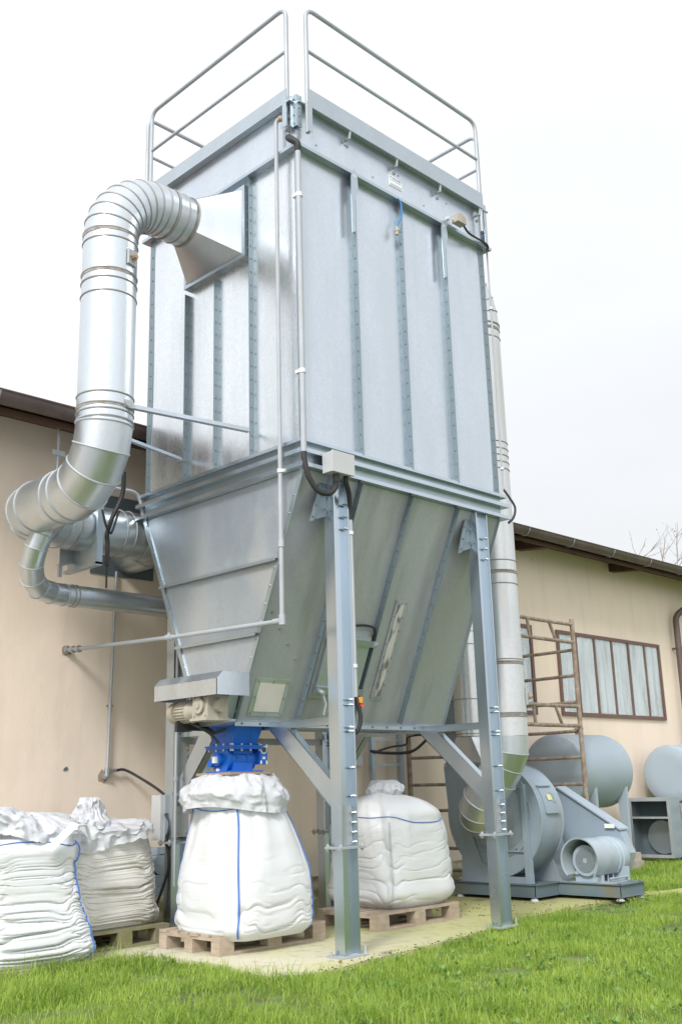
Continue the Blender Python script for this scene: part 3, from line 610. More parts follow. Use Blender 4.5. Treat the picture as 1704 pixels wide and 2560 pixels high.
m.box((1.155,-.0375,6.645),(1.308,-.0365,6.665));part('label_print',m,m_ink,lb)
m=MB()
for k in range(16):m.box((1.158+k*.0092,-.0385,6.6495),(1.163+k*.0092,-.0378,6.6605))
part('label_print',m,m_label,lb)

# ---------------------------------------------------------------- ducts
def duct(parent,name,path,r,mat,beads=(),n=40,bw=.008,bmat=None,caps=True):
    m=MB();m.tube(path,r,n,caps=caps,split=True);p=part(name,m,mat,parent,sharp=25)
    Rg=MB().rings(path,r,n)
    if beads=='all':beads=range(len(path))
    for i in beads:
        b=MB();b.bead(Rg[i],path[i],bw);part('bead',b,bmat or m_ring,p)
    return p
def arc(c,r,a0,a1,u,v,k):
    c=np.array(c,float);u=np.array(u,float);v=np.array(v,float);return [c+r*(math.cos(a)*u+math.sin(a)*v) for a in np.linspace(a0,a1,k)]
DYC=1.06;RD=.222;XV=-1.15
IN=thing('inlet_duct','big round galvanised duct curving down from the left face to the workshop wall','duct',(XV,DYC,3.4))
m_seal=paint('brown_joint_sealant',(.34,.32,.29),.75,(.20,.16,.13),.8,scale=14,bmp=.4,stretch=(1,1,1),lo=.4,hi=.6)
def seal(parent,p,q,r):
    m=MB();m.cyl(p,q,r,44,caps=False);part('joint_band',m,m_seal,parent)
# square to round hood
m=MB();n=32;cx,cz=-.40,6.10;y0,y1,z0,z1=.655,1.465,5.75,6.385
circ=[(cx,DYC-RD*math.cos(t),cz+RD*math.sin(t)) for t in np.arange(n)*2*math.pi/n]
def sq(t):
    c,s=-math.cos(t),math.sin(t);k=1/max(abs(c),abs(s));yy=(y0+y1)/2+c*k*(y1-y0)/2;zz=(z0+z1)/2+s*k*(z1-z0)/2;return (-.062,yy,zz)
ts=np.arange(n)*2*math.pi/n
# corners aligned: snap the nearest samples to the rectangle corners
rect=[sq(t) for t in ts]
m.add(circ+rect,[(i,(i+1)%n,n+(i+1)%n,n+i)[::-1] for i in range(n)]);hood=part('transition_hood',m,m_duct,IN,sharp=8)
m=MB();f=.035
m.box((-.075,y0-f,z0-f),(-.0,y1+f,z0)).box((-.075,y0-f,z1),(-.0,y1+f,z1+f)).box((-.075,y0-f,z0),(-.0,y0,z1)).box((-.075,y1,z0),(-.0,y1+f,z1))
for k in range(7):m.bolt((-.04,y0-f,z0+.05+k*.09),(0,-1,0),.008,.008)
for k in range(8):m.bolt((-.04,y0+.05+k*.1,z0-f),(0,0,-1),.008,.008)
part('hood_flange',m,m_frame,hood)
# top elbow in plane y=DYC
Rb=.46;cA=(XV+Rb,DYC,cz-Rb)
el=[np.array((cx+.005,DYC,cz)),np.array((cx-.10,DYC,cz)),np.array((cx-.20,DYC,cz))]+arc(cA,Rb,math.pi/2,math.pi,(1,0,0),(0,0,1),9)+[(XV,DYC,cz-Rb-.02)]
duct(IN,'duct_elbow',el,RD,m_duct,range(0,12))
zt=cz-Rb
duct(IN,'duct_section',[(XV,DYC,zt-.02),(XV,DYC,zt-.08),(XV,DYC,zt-.36),(XV,DYC,zt-.44),(XV,DYC,zt-.56),(XV,DYC,4.22),(XV,DYC,4.13),(XV,DYC,4.08),(XV,DYC,4.0)],RD+.001,m_duct,(1,2,3,4,5,6,7))
m=MB();th=R_(-28);ox=np.array([math.cos(th+R_(-45)+R_(0)),math.sin(th+R_(-45)),0]);ux=np.array([-ox[1],ox[0],0]);c=np.array([XV,DYC,zt-.23])+ox*(RD+.001)
m.prism([c-ux*.05+np.array([0,0,-.065]),c+ux*.05+np.array([0,0,-.065]),c+ux*.05+np.array([0,0,.065]),c-ux*.05+np.array([0,0,.065])],ox*.02)
pt=part('access_port',m,m_rail,IN);m=MB();m.cyl(c+ox*.02,c+ox*.045,.030,10).cyl(c+ox*.045,c+ox*.06,.02,8).cyl(c+ox*.02+np.array([0,0,-.04]),c+ox*.035+np.array([0,0,-.04]),.009,6).cyl(c+ox*.02+ux*.03,c+ox*.035+ux*.03,.009,6).cyl(c+ox*.02-ux*.03,c+ox*.035-ux*.03,.009,6);part('port_fitting',m,m_brass,pt)
for a,b in ((zt+.005,zt-.022),(zt-.36,zt-.385),(4.13,4.108)):seal(IN,(XV,DYC,a),(XV,DYC,b),RD+.004)
seal(IN,(cx-.19,DYC,cz),(cx-.215,DYC,cz),RD+.004);seal(IN,(cx+.004,DYC,cz),(cx-.022,DYC,cz),RD+.004)
# lower elbow: vertical down -> +Y , then -> +X, then into wall
Z2=3.54;YX=2.42;R2=.46
p=[(XV,DYC,Z2+R2+.02)]+arc((XV,DYC+R2,Z2+R2),R2,math.pi,1.5*math.pi,(0,1,0),(0,0,1),5)
p+= [(XV,DYC+R2+.12,Z2)]
R3=.40
p+=arc((XV+R3,YX-R3,Z2),R3,math.pi,math.pi/2,(1,0,0),(0,1,0),5)
duct(IN,'duct_elbow',p,RD+.001,m_duct,range(0,len(p)),bw=.009,bmat=m_rail)
x0=XV+R3
duct(IN,'wall_run_duct',[(x0,YX,Z2),(x0+.12,YX,Z2),(x0+.30,YX,Z2),(x0+.52,YX,Z2),(x0+.60,YX,Z2),(x0+.70,YX,Z2),(x0+.86,YX,Z2)]+arc((x0+.86,YX+.3,Z2),.3,-math.pi/2,0,(1,0,0),(0,1,0),5)+[(x0+1.16,WALL,Z2)],RD-.002,m_duct,(1,2,4,5,6,8,10))
m=MB();m.box((-.47,2.17,3.18),(-.45,2.70,3.80)).box((-.50,2.16,3.16),(-.44,2.18,3.82)).box((-.50,2.16,3.15),(-.44,2.72,3.18));part('flange_plate',m,m_frame,IN)
m=MB();m.prism([(-.60,2.62,3.22),(-.60,2.62,3.6),(-.27,2.62,3.6),(-.27,2.62,3.33)],(0,.005,0)).bar((-.62,2.61,3.20),(-.25,2.61,3.33),.03,.025).box((-.61,2.60,3.10),(-.58,2.63,3.21));part('damper_plate',m,m_under,IN)
m=MB();m.box((-.02,WALL-.012,3.28),(.72,WALL-.003,4.1));part('wall_plate',m,m_dark,IN)
# small branch
SB=thing('branch_duct','slim galvanised duct hanging under the big left elbow and running along the wall','duct',(-.9,2.2,2.9))
rS=.098
pth=[(-1.02,1.98,Z2-.05),(-1.07,2.07,3.38),(-1.08,2.09,3.33)]+[(-1.10,2.14,3.22),(-1.09,2.22,3.09),(-1.02,2.32,2.99),(-.91,2.41,2.93),(-.76,2.47,2.915),(-.62,2.5,2.915)]
duct(SB,'branch_elbow',pth,rS,m_duct,range(1,9),n=28,bw=.006,bmat=m_rail)
duct(SB,'branch_pipe',[(-.62,2.5,2.915),(-.54,2.5,2.915),(-.50,2.5,2.915),(-.1,2.5,2.915),(.52,2.5,2.915),(.54,2.5,2.915)],rS,m_duct,(1,2,5),n=28,bw=.007)
# steady bars
m=MB();m.bar((XV+.10,DYC-.20,4.12),(-.052,.60,4.08),.045,.006,(0,0,1)).bar((XV+.10,DYC-.20,4.14),(-.052,.60,4.10),.006,.035,(0,0,1));single('steady_bar',m,m_end,'upper flat steel bar from the left duct to the tall side rib','brace')
m=MB();m.bar((XV+.21,DYC+.0,3.93),(-.05,1.52,4.05),.04,.006).bar((XV+.21,DYC+.0,3.945),(-.05,1.52,4.065),.006,.03);single('steady_bar',m,m_end,'lower short steel bar from the left duct to the machine side','brace')
m=MB();cpt=np.array((XV+.06,DYC-.22,4.14));m.cyl(cpt+(0,-.02,0),cpt+(0,.02,0),.025,10);m.box(cpt+(-.03,-.01,-.03),cpt+(.05,.0,.03));part('bar_clamp',m,m_bolt,IN)
# outlet duct on the right
OX,OY=3.62,.83
OD=thing('outlet_duct','tall pale galvanised duct rising behind the right leg from the blue fan','duct',(OX,OY,1.0))
rO=.208
zz=lambda z:1.2+(z-1.2)*.965
top=[(OX,OY,zz(z)) for z in (1.66,1.86,1.90,2.30,2.42,2.47,3.30,3.42,3.50,3.56,4.62,4.70,4.78,4.86,4.94,6.24,6.34,6.42)]
duct(OD,'riser',top,rO,m_duct2,(1,2,4,5,6,7,9,10,11,12,13,14,15,16,17),n=40,bw=.007)
for z in (1.86,2.42,3.42,6.34):seal(OD,(OX,OY,zz(z)+.03),(OX,OY,zz(z)),rO+.003)
zt2=zz(6.42);el=[(OX,OY,zt2-.01)]+arc((OX-.55,OY,zt2),.55,0,math.pi/2,(1,0,0),(0,0,1),7)+[(WX+.06,OY,zt2+.55)]
duct(OD,'duct_elbow',el,rO,m_duct2,range(0,9),n=40)
IX,IY,IZ=4.08,1.34,.82
low=[(OX,OY,zz(1.66)+.01),(OX,OY+.01,1.50),(OX,.90,1.37),(OX-.01,.99,1.24),(OX-.02,1.10,1.12),(OX-.02,1.19,1.02),(OX+.01,1.26,.93),(OX+.07,1.31,.87),(OX+.16,1.335,.83),(OX+.27,1.34,.82),(OX+.44,1.34,.82)]
duct(OD,'lower_elbow',low,rO,m_duct,range(1,11),n=40,bw=.008,bmat=m_rail)
m=MB();dr_=np.array([.707,-.707,0]);tp=np.array([.707,.707,0]);c=np.array((OX,OY,2.05))+dr_*(rO-.004)
m.prism([c-tp*.05+(0,0,-.09),c+tp*.05+(0,0,-.09),c+tp*.05+(0,0,.09),c-tp*.05+(0,0,.09)],dr_*.025);ap=part('access_port',m,m_rail,OD);m=MB();m.cyl(c+dr_*.025,c+dr_*.06,.035,10).cyl(c+dr_*.06,c+dr_*.08,.02,8);part('port_fitting',m,m_rust,ap)

# ---------------------------------------------------------------- fan
F=thing('blower_fan','large blue grey centrifugal fan with belt drive on a steel skid','fan',(4.3,1.2,0))
FX0,FX1=4.10,4.50;cy,cz0=1.40,.83
def scroll(x0,x1):
    pts=[];k=44
    for i in range(k+1):
        a=-math.radians(100)+math.radians(285)*i/k    # from bottom through front(-y), over top to the back
        rr=.60+.12*(1-i/k)
        pts.append((cy-rr*math.cos(a+math.radians(0)),cz0+rr*math.sin(a)))
    return pts
ang=np.radians(np.linspace(-95,-360+30,3))
sp=[]
for i in range(61):          # go round: start at outlet top-front, over the front, bottom, up the back to the outlet
    d=100-(290)*i/60          # degrees, 0 = front (-y), 90 = up
    a=math.radians(d);rr=.535+.13*(i/60);sp.append((cy-rr*math.cos(a),cz0+rr*math.sin(a)))
sp=[(cy+.16,1.40)]+sp+[(2.09,1.38)]
m=MB();m.prism([(FX0,a,b) for a,b in sp],(FX1-FX0,0,0));cas=part('scroll_casing',m,m_fan,F)
m=MB();m.tube([(FX0+.0,a,b) for a,b in sp],.010,6).tube([(FX1,a,b) for a,b in sp],.010,6);part('rim',m,m_fan,cas)
m=MB();m.cyl((FX0-.045,IY,IZ),(FX0,IY,IZ),.26,36,.33);m.cyl((FX0-.05,IY,IZ),(FX0-.045,IY,IZ),.20,36)
for k in range(12):
    a=k*math.pi/6;m.bolt((FX0-.012,IY+.36*math.cos(a),IZ+.36*math.sin(a)),(-1,0,0),.012,.012)
part('inlet_cone',m,m_fan,F)
m=MB();b=MB().ring((FX0-.004,IY,IZ),(1,0,0),.40,48);m.bead(b,(FX0-.004,IY,IZ),.007);part('inlet_ring',m,m_fan,F)
m=MB();m.prism([(FX0-.026,1.90,.15),(FX0-.026,1.86,.82),(FX0-.026,1.80,.82),(FX0-.026,1.62,.35),(FX0-.026,1.25,.22),(FX0-.026,1.02,.22),(FX0-.026,1.02,.15)],(.012,0,0));m.box((FX0-.05,1.0,.13),(FX0-.01,1.9,.16));m.box((FX0-.03,1.0,.47),(FX0-.012,1.88,.485));part('support_plate',m,m_fan,F)
m=MB();m.prism([(FX0-.06,.965,.15),(FX0-.06,.985,1.16),(FX0-.06,1.005,1.18),(FX0-.06,1.03,1.16),(FX0-.06,1.03,.15)],(.01,0,0));m.prism([(FX0-.05,.965,.15),(FX0-.05,.985,1.16),(FX0-.05,.995,1.16),(FX0-.05,.975,.15)],(.06,0,0));m.cyl((FX0-.066,1.008,1.13),(FX0-.06,1.008,1.13),.014,10);part('support_post',m,m_fan,F)
m=MB();m.prism([(FX1,1.9,.15),(FX1,1.5,.62),(FX1,1.1,.62),(FX1,.9,.15)],(.02,0,0));m.prism([(4.55,.98,.14),(4.55,1.32,.14),(4.55,1.22,.6),(4.55,1.08,.6)],(.3,0,0));part('bearing_pedestal',m,m_fan,F)
# inspection door on the rim, following the scroll front
m=MB();prev=None
def rimpt(d,x,e):a=math.radians(d);rr=.540+e+ .13*((100-d)/290);return (x,cy-rr*math.cos(a),cz0+rr*math.sin(a))
for d0 in range(2,34,4):
    m.add([rimpt(d0,4.19,-.005),rimpt(d0+4,4.19,-.005),rimpt(d0+4,4.42,-.005),rimpt(d0,4.42,-.005),rimpt(d0,4.19,.004),rimpt(d0+4,4.19,.004),rimpt(d0+4,4.42,.004),rimpt(d0,4.42,.004)],[(4,5,6,7)[::-1],(0,1,5,4),(2,3,7,6),(1,2,6,5),(3,0,4,7)])
for d0 in (3,32):
    p0=np.array(rimpt(d0,4.19,.012));p1=np.array(rimpt(d0,4.42,.012));m.bar(p0,p1,.03,.012)
dr=part('inspection_door',m,m_fan,F);m=MB();m.add([rimpt(16,4.27,.012),rimpt(22,4.27,.012),rimpt(22,4.35,.012),rimpt(16,4.35,.012)],[(0,1,2,3)[::-1]]);part('sticker',m,m_yellow,dr)
m=MB();m.tube([rimpt(14,4.36,.02),rimpt(16,4.38,.03),rimpt(22,4.37,.03),rimpt(24,4.34,.02)],.006,6);part('handle',m,m_fan2,dr)
# outlet flange, transition and stack duct
m=MB();m.box((FX0-.03,1.50,1.385),(FX1+.03,2.07,1.41));part('outlet_flange',m,m_fan,F)
n=32;sx0,sx1,sy0,sy1=FX0,FX1,1.55,2.03;SX,SY=4.27,1.84;rS2=.155
rect=[];circ=[]
for t in np.arange(n)*2*math.pi/n+math.pi/4:
    c,s=math.cos(t),math.sin(t);k=1/max(abs(c),abs(s));rect.append(((sx0+sx1)/2+c*k*(sx1-sx0)/2,(sy0+sy1)/2+s*k*(sy1-sy0)/2,1.41));circ.append((SX+rS2*c,SY+rS2*s,1.70))
m=MB();m.add(rect+circ,[(i,(i+1)%n,n+(i+1)%n,n+i) for i in range(n)]);part('outlet_transition',m,m_duct2,F,sharp=8)
ST=thing('exhaust_stack','narrow galvanised stack rising from the fan outlet behind the hopper','duct',(SX,SY,1.7))
duct(ST,'stack_pipe',[(SX,SY,z) for z in (1.70,1.73,1.80,1.84,2.05,2.12,2.6,2.75,2.90,4.2,4.3,4.5)],rS2,m_duct2,(0,1,2,3,5,7,8,10),n=32,bw=.006)
# skid
m=MB()
def cch(m,a,b,z0,z1):  # channel beam between plan points
    a=np.array(a,float);b=np.array(b,float);d=(b-a)/np.linalg.norm(b-a);nn=np.array([d[1],-d[0]])
    def q(p,o):return p+nn*o
    m.prism([(*q(a,0),z0),(*q(b,0),z0),(*q(b,-.006),z0),(*q(a,-.006),z0)],(0,0,z1-z0))
    for z in (z0,z1-.008):m.prism([(*q(a,.022),z),(*q(b,.022),z),(*q(b,-.05),z),(*q(a,-.05),z)],(0,0,.008))
K=[(3.97,1.95),(3.97,.87),(4.40,.87),(4.40,.14),(4.86,.14),(4.86,1.95)]
for i in range(6):cch(m,K[i],K[(i+1)%6],.035,.160)
m.prism([(x,y,.146) for x,y in K],(0,0,.006));part('skid_frame',m,m_skid,F)
for x,y in ((3.99,1.86),(3.99,.90),(4.43,.17),(4.82,.17)):
    m=MB();m.cyl((x,y,0.001),(x,y,.03),.045,16,.026).cyl((x,y,.03),(x,y,.05),.012,8);part('levelling_foot',m,m_white,F)
# motor
MY,MZ=.56,.375
m=MB();m.cyl((4.50,MY,MZ),(5.13,MY,MZ),.145,28).cyl((4.46,MY,MZ),(4.50,MY,MZ),.155,32,.150)
for k in range(26):
    a=k*2*math.pi/26;p=np.array([0,math.cos(a),math.sin(a)]);m.bar((4.78,MY+.155*p[1],MZ+.155*p[2]),(5.11,MY+.155*p[1],MZ+.155*p[2]),.006,.03,tuple(p))
mo=part('motor',m,m_fan2,F);m=MB();m.cyl((4.455,MY,MZ),(4.4585,MY,MZ),.118,32);gr=part('fan_grille',m,m_grille,mo)
m=MB()
for i in range(-9,10):
    hh=math.sqrt(max(0,.118**2-(i*.0122)**2));m.bar((4.4535,MY+i*.0122,MZ-hh),(4.4535,MY+i*.0122,MZ+hh),.0045,.003,(1,0,0));m.bar((4.4535,MY-hh,MZ+i*.0122),(4.4535,MY+hh,MZ+i*.0122),.003,.0045,(0,0,1))
m.cyl((4.449,MY,MZ),(4.454,MY,MZ),.026,16);part('grille_bars',m,m_fan2,gr)
m=MB()
A=np.radians(np.linspace(-45,225,30));o_=[];xs=[4.34,4.345,4.42,4.62,4.80,4.805,4.84,4.845,4.88,4.885,4.92,4.925,5.02];rr=[.225,.215,.212,.21,.208,.214,.214,.206,.206,.212,.212,.205,.20]
for x,r0 in zip(xs,rr):o_.append([(x,MY+r0*math.cos(a),MZ+.01+r0*math.sin(a)) for a in A])
for x,r0 in zip(xs[::-1],rr[::-1]):o_.append([(x,MY+(r0-.006)*math.cos(a),MZ+.01+(r0-.006)*math.sin(a)) for a in A])
o_.append(o_[0]);m.grid(np.array(o_));part('motor_cover',m,m_fan2,F,sharp=50)
m=MB();m.box((4.47,MY-.14,.235),(4.97,MY-.10,.265)).box((4.47,MY+.10,.235),(4.97,MY+.14,.265)).box((4.42,.30,.142),(4.84,.86,.165)).box((4.5,MY-.16,.165),(4.54,MY+.16,.235)).box((4.85,MY-.16,.165),(4.89,MY+.16,.235))
for y in (-.13,.13):
    for x in (4.56,4.66,4.76,4.86):m.cyl((x,MY+y,.165),(x,MY+y,.29),.009,8)
m.cyl((4.52,.32,.20),(4.90,.32,.20),.010,8);m.box((4.86,.30,.142),(4.88,.46,.30));part('motor_slide',m,m_fan2,F)
# belt guard: sloped box from fan shaft to motor
m=MB();gx=5.02
m.prism([(gx,1.42,1.02),(gx,1.20,1.10),(gx,.46,.66),(gx,.36,.42),(gx,.42,.24),(gx,.60,.20),(gx,1.38,.58),(gx,1.48,.80)],(.13,0,0));bgd=part('belt_guard',m,m_fan,F)
m=MB();m.prism([(gx-.03,1.42,1.04),(gx-.03,1.20,1.125),(gx-.03,.44,.672),(gx-.03,.44,.655),(gx-.03,1.20,1.105),(gx-.03,1.41,1.02)],(.19,0,0));part('guard_edge',m,m_fan2,bgd)
m=MB();m.box((gx-.034,.50,.675),(gx-.031,.62,.72));part('sticker',m,m_label,bgd)
m=MB();m.cyl((FX1,cy,cz0),(gx,cy,cz0),.035,14).box((4.6,cy-.1,cz0-.09),(4.72,cy+.1,cz0+.07)).box((4.84,cy-.1,cz0-.09),(4.95,cy+.1,cz0+.07));m.prism([(4.58,cy-.2,.14),(4.58,cy+.2,.14),(4.58,cy+.12,cz0-.09),(4.58,cy-.12,cz0-.09)],(.38,0,0));part('shaft_bearing',m,m_fan,F)
m=MB();m.box((4.75,2.25,.9),(5.05,2.6,2.32));single('control_cabinet',m,m_fan,'grey steel cabinet behind the narrow stack, beside the right leg','cabinet')

# ---------------------------------------------------------------- drive unit, blue valve
D=thing('screw_drive','grimy gear motor under a folded steel rain cover at the hopper end','gear motor',(-.25,.95,1.72))
m=MB();xa,xb,ya,yb,z0,z1=-.40,-.075,.575,1.39,1.895,2.015
t=.004
m.box((xa,ya,z0),(xa+t,yb,z1));m.prism([(xa,ya,z0),(xb,ya,z0),(xb,ya,z1+.06),(xa+.06,ya,z1+.06),(xa,ya,z1)],(0,t,0));m.prism([(xa,yb,z0),(xb,yb,z0),(xb,yb,z1+.06),(xa+.06,yb,z1+.06),(xa,yb,z1)],(0,-t,0))
m.prism([(xa,ya+t,z1-.001),(xa+.06,ya+t,z1+.06),(xa+.063,ya+t,z1+.056),(xa+t,ya+t,z1-.004)],(0,yb-ya-2*t,0));m.box((xa+.061,ya+t,z1+.055),(xb,yb-t,z1+.059));part('rain_cover',m,m_galvr,D)
m=MB();m.cyl((-.26,1.05,1.80),(-.26,1.27,1.80),.082,24);
for k in range(24):
    a=k*math.pi/12;m.bar((-.26+.085*math.cos(a),1.07,1.80+.085*math.sin(a)),(-.26+.085*math.cos(a),1.20,1.80+.085*math.sin(a)),.004,.014,(math.cos(a),0,math.sin(a)))
m.cyl((-.26,1.21,1.80),(-.26,1.29,1.80),.098,24,.085);part('motor',m,m_motor,D)
m=MB();m.cyl((-.26,.95,1.80),(-.26,1.05,1.80),.07,20,.092);m.box((-.34,.76,1.735),(-.14,.955,1.91));m.cyl((-.345,.855,1.83),(-.365,.855,1.83),.062,20);m.cyl((-.365,.855,1.83),(-.375,.855,1.83),.025,14);m.box((-.36,.755,1.715),(-.12,.96,1.735))
for y in (.785,.925):
    for z in (1.755,1.89):m.bolt((-.34,y,z),(-1,0,0),.010,.01)
m.cyl((-.24,.76,1.83),(-.24,.70,1.83),.055,20);part('gearbox',m,m_motor,D)
m=MB();m.box((-.18,1.30,1.66),(-.08,1.36,1.76));m.tube(smooth_path([(-.27,1.1,1.72),(-.22,1.0,1.67),(-.16,.95,1.62),(-.12,.9,1.55)]),.012,8);m.tube(smooth_path([(-.12,1.3,1.70),(-.05,1.1,1.66),(-.1,1.0,1.63),(-.05,.9,1.66)]),.014,8);part('cable',m,m_black,D)
m=MB();m.box((-.33,1.16,1.645),(-.25,1.19,1.73));m.box((-.25,1.15,1.66),(-.02,1.22,1.72));single('level_sensor',m,m_black,'small black sensor with pale cap under the gear motor','sensor')
VC=(.17,1.06)
V=thing('rotary_valve','bright blue rotary valve above the centre bag','valve',(VC[0],VC[1],1.32))
def sqp(c,h,z):return [(c[0]-h,c[1]-h,z),(c[0]+h,c[1]-h,z),(c[0]+h,c[1]+h,z),(c[0]-h,c[1]+h,z)]
m=MB();m.add(sqp(VC,.125,1.53)+[(VC[0]-.125,VC[1]-.18,1.70),(VC[0]+.17,VC[1]-.17,1.70),(VC[0]+.17,VC[1]+.17,1.70),(VC[0]-.125,VC[1]+.18,1.70)],[(3,2,1,0),(4,5,6,7),(0,1,5,4),(1,2,6,5),(2,3,7,6),(3,0,4,7)]);part('inlet_chute',m,m_blue,V)
m=MB();m.box((VC[0]-.17,VC[1]-.17,1.522),(VC[0]+.17,VC[1]+.17,1.536)).box((VC[0]-.165,VC[1]-.165,1.506),(VC[0]+.165,VC[1]+.165,1.520)).box((VC[0]-.165,VC[1]-.165,1.325),(VC[0]+.165,VC[1]+.165,1.337)).box((VC[0]-.10,VC[1]-.11,1.337),(VC[0]+.10,VC[1]+.11,1.40)).box((VC[0]-.10,VC[1]-.11,1.47),(VC[0]+.10,VC[1]+.11,1.506));part('flange',m,m_blue,V)
m=MB()
for s in (-1,1):
    for k in range(4):
        a=-.14+k*.093;m.cyl((VC[0]+a,VC[1]+s*.15,1.490),(VC[0]+a,VC[1]+s*.15,1.551),.009,8);m.cyl((VC[0]+s*.15,VC[1]+a,1.490),(VC[0]+s*.15,VC[1]+a,1.551),.009,8)
parts('bolt',m,m_bolt,V)
m=MB();zc=1.428;m.cyl((VC[0]-.12,VC[1],zc),(VC[0]+.13,VC[1],zc),.104,32);m.cyl((VC[0]-.145,VC[1],zc),(VC[0]-.121,VC[1],zc),.114,32).cyl((VC[0]+.13,VC[1],zc),(VC[0]+.15,VC[1],zc),.098,32).cyl((VC[0]-.19,VC[1],zc),(VC[0]-.145,VC[1],zc),.05,20)
for x in (-.05,.05):m.box((VC[0]+x-.006,VC[1]-.108,1.345),(VC[0]+x+.006,VC[1]+.108,1.505))
m.cyl((VC[0]-.2,VC[1]+.07,1.40),(VC[0]-.145,VC[1]+.07,1.40),.03,8);part('rotor_housing',m,m_blue,V)
m=MB();m.box((VC[0]-.215,VC[1]-.02,1.40),(VC[0]-.19,VC[1]+.02,1.45)).cyl((VC[0]-.16,VC[1]+.02,1.345),(VC[0]-.13,VC[1]+.02,1.345),.017,10);part('shaft_cap',m,m_label,V)
m=MB();m.box((VC[0]+.155,VC[1]-.14,1.385),(VC[0]+.235,VC[1]-.05,1.545));gb=part('gearbox',m,m_blue,V)
m=MB();m.cyl((VC[0]+.195,VC[1]-.143,1.50),(VC[0]+.195,VC[1]-.140,1.50),.033,20)
for a in (.165,.225):
    for z in (1.40,1.53):m.box((VC[0]+a-.009,VC[1]-.144,z-.014),(VC[0]+a+.009,VC[1]-.1405,z+.014))
m.box((VC[0]+.18,VC[1]-.144,1.425),(VC[0]+.21,VC[1]-.1405,1.445));part('plate_marks',m,m_label,gb)
m=MB();m.cyl((VC[0]+.195,VC[1]-.147,1.50),(VC[0]+.195,VC[1]-.1435,1.50),.023,20);part('bore',m,m_grille,gb)
m=MB();m.box((VC[0]-.22,VC[1]-.22,1.305),(VC[0]+.22,VC[1]+.22,1.324));single('base_board',m,m_rust2,'rust stained square plate clamped between blue valve and bag mouth','plate')

# ---------------------------------------------------------------- bags
def superell(th,n):
    c,s=np.cos(th),np.sin(th);return np.sign(c)*np.abs(c)**(2/n),np.sign(s)*np.abs(s)**(2/n)
def interp(t,ks):
    ks=np.array(ks,float);return [np.interp(t,ks[:,0],ks[:,i]) for i in range(1,ks.shape[1])]
def sm_interp(t,ks):
    ks=np.array(ks,float);T=ks[:,0];o=[]
    for i in range(1,ks.shape[1]):
        tt=np.clip(t,0,1);j=np.clip(np.searchsorted(T,tt,side='right')-1,0,len(T)-2);u=(tt-T[j])/(T[j+1]-T[j])
        K=ks[:,i];m=np.gradient(K,T);h=T[j+1]-T[j]
        o.append((2*u**3-3*u**2+1)*K[j]+(u**3-2*u**2+u)*h*m[j]+(-2*u**3+3*u**2)*K[j+1]+(u**3-u**2)*h*m[j+1])
    return o
class Bag:
    """half width hx, hy, squareness n, by height; horizontal creases where wr is high"""
    def __init__(s,c,z0,h,keys,seed,rot=0,fold=.014,freq=17,drape=.012):
        s.c=np.array(c);s.z0=z0;s.h=h;s.k=keys;s.seed=seed;s.rot=rot;s.fold=fold;s.freq=freq;s.drape=drape
    def pt(s,th,t,off=0):
        th=np.asarray(th,float);t=np.asarray(t,float);hx,hy,n,wr,dx,dy=sm_interp(t,s.k);n=np.maximum(n,2)
        x,y=superell(th,n);r0=np.sqrt(x*x+y*y)
        z=s.z0+s.h*t
        cx_,sx_=np.cos(th),np.sin(th);e=s.seed
        warp=.22*vnoise(cx_*1.6+e,sx_*1.6,t*2)+.10*vnoise(cx_*4+e,sx_*4,t*5)
        q=s.freq*(t+warp*.35);rid=1-np.abs(vnoise(cx_*.9+e*3,sx_*.9,q));rid=np.clip(rid,0,1)**8
        rid2=1-np.abs(vnoise(cx_*1.8+e*5,sx_*1.8+4,q*1.9+7));rid2=np.clip(rid2,0,1)**7
        pat=np.clip(.55+1.2*vnoise(cx_*2+e,sx_*2,t*4+3),0,1)
        d=-s.fold*wr*(rid*pat*1.3+.55*rid2*(1-.4*pat))
        # vertical drapes where the cloth is pulled towards the mouth
        vv=vnoise(th*3.2+e,t*1.1,e)+.5*vnoise(th*8+e,t*1.6,e+5);d=d+s.drape*(1-wr)*vv
        d=d+.007*fbm(cx_*1.5+e,sx_*1.5,t*2.4,3)
        k=1+(d+off)/np.maximum(np.sqrt((x*hx)**2+(y*hy)**2),.05)
        X=x*hx*k+dx;Y=y*hy*k+dy;c,sn=math.cos(s.rot),math.sin(s.rot)
        return np.stack([s.c[0]+X*c-Y*sn,s.c[1]+X*sn+Y*c,z+0*X],-1)
    def mesh(s,nt=220,nz=200):
        th=np.linspace(0,2*math.pi,nt,endpoint=False);t=np.linspace(0,1,nz);T,H=np.meshgrid(th,t,indexing='ij');P=s.pt(T,H)
        V=P.reshape(-1,3);F=[(i*nz+j,((i+1)%nt)*nz+j,((i+1)%nt)*nz+j+1,i*nz+j+1) for i in range(nt) for j in range(nz-1)]
        m=MB();m.add(V,F);n0=len(V);cb=P[:,0].mean(0);ct=P[:,-1].mean(0);m.add([cb,ct],[]);
        m.f+=[(((i+1)%nt)*nz,i*nz,n0) for i in range(nt)]+[(i*nz+nz-1,((i+1)%nt)*nz+nz-1,n0+1) for i in range(nt)]
        return m
    def strip(s,ths,ts,w=.007,off=.004):
        P=s.pt(ths,ts,off);m=MB();m.tube([p for p in P],w,6);return m
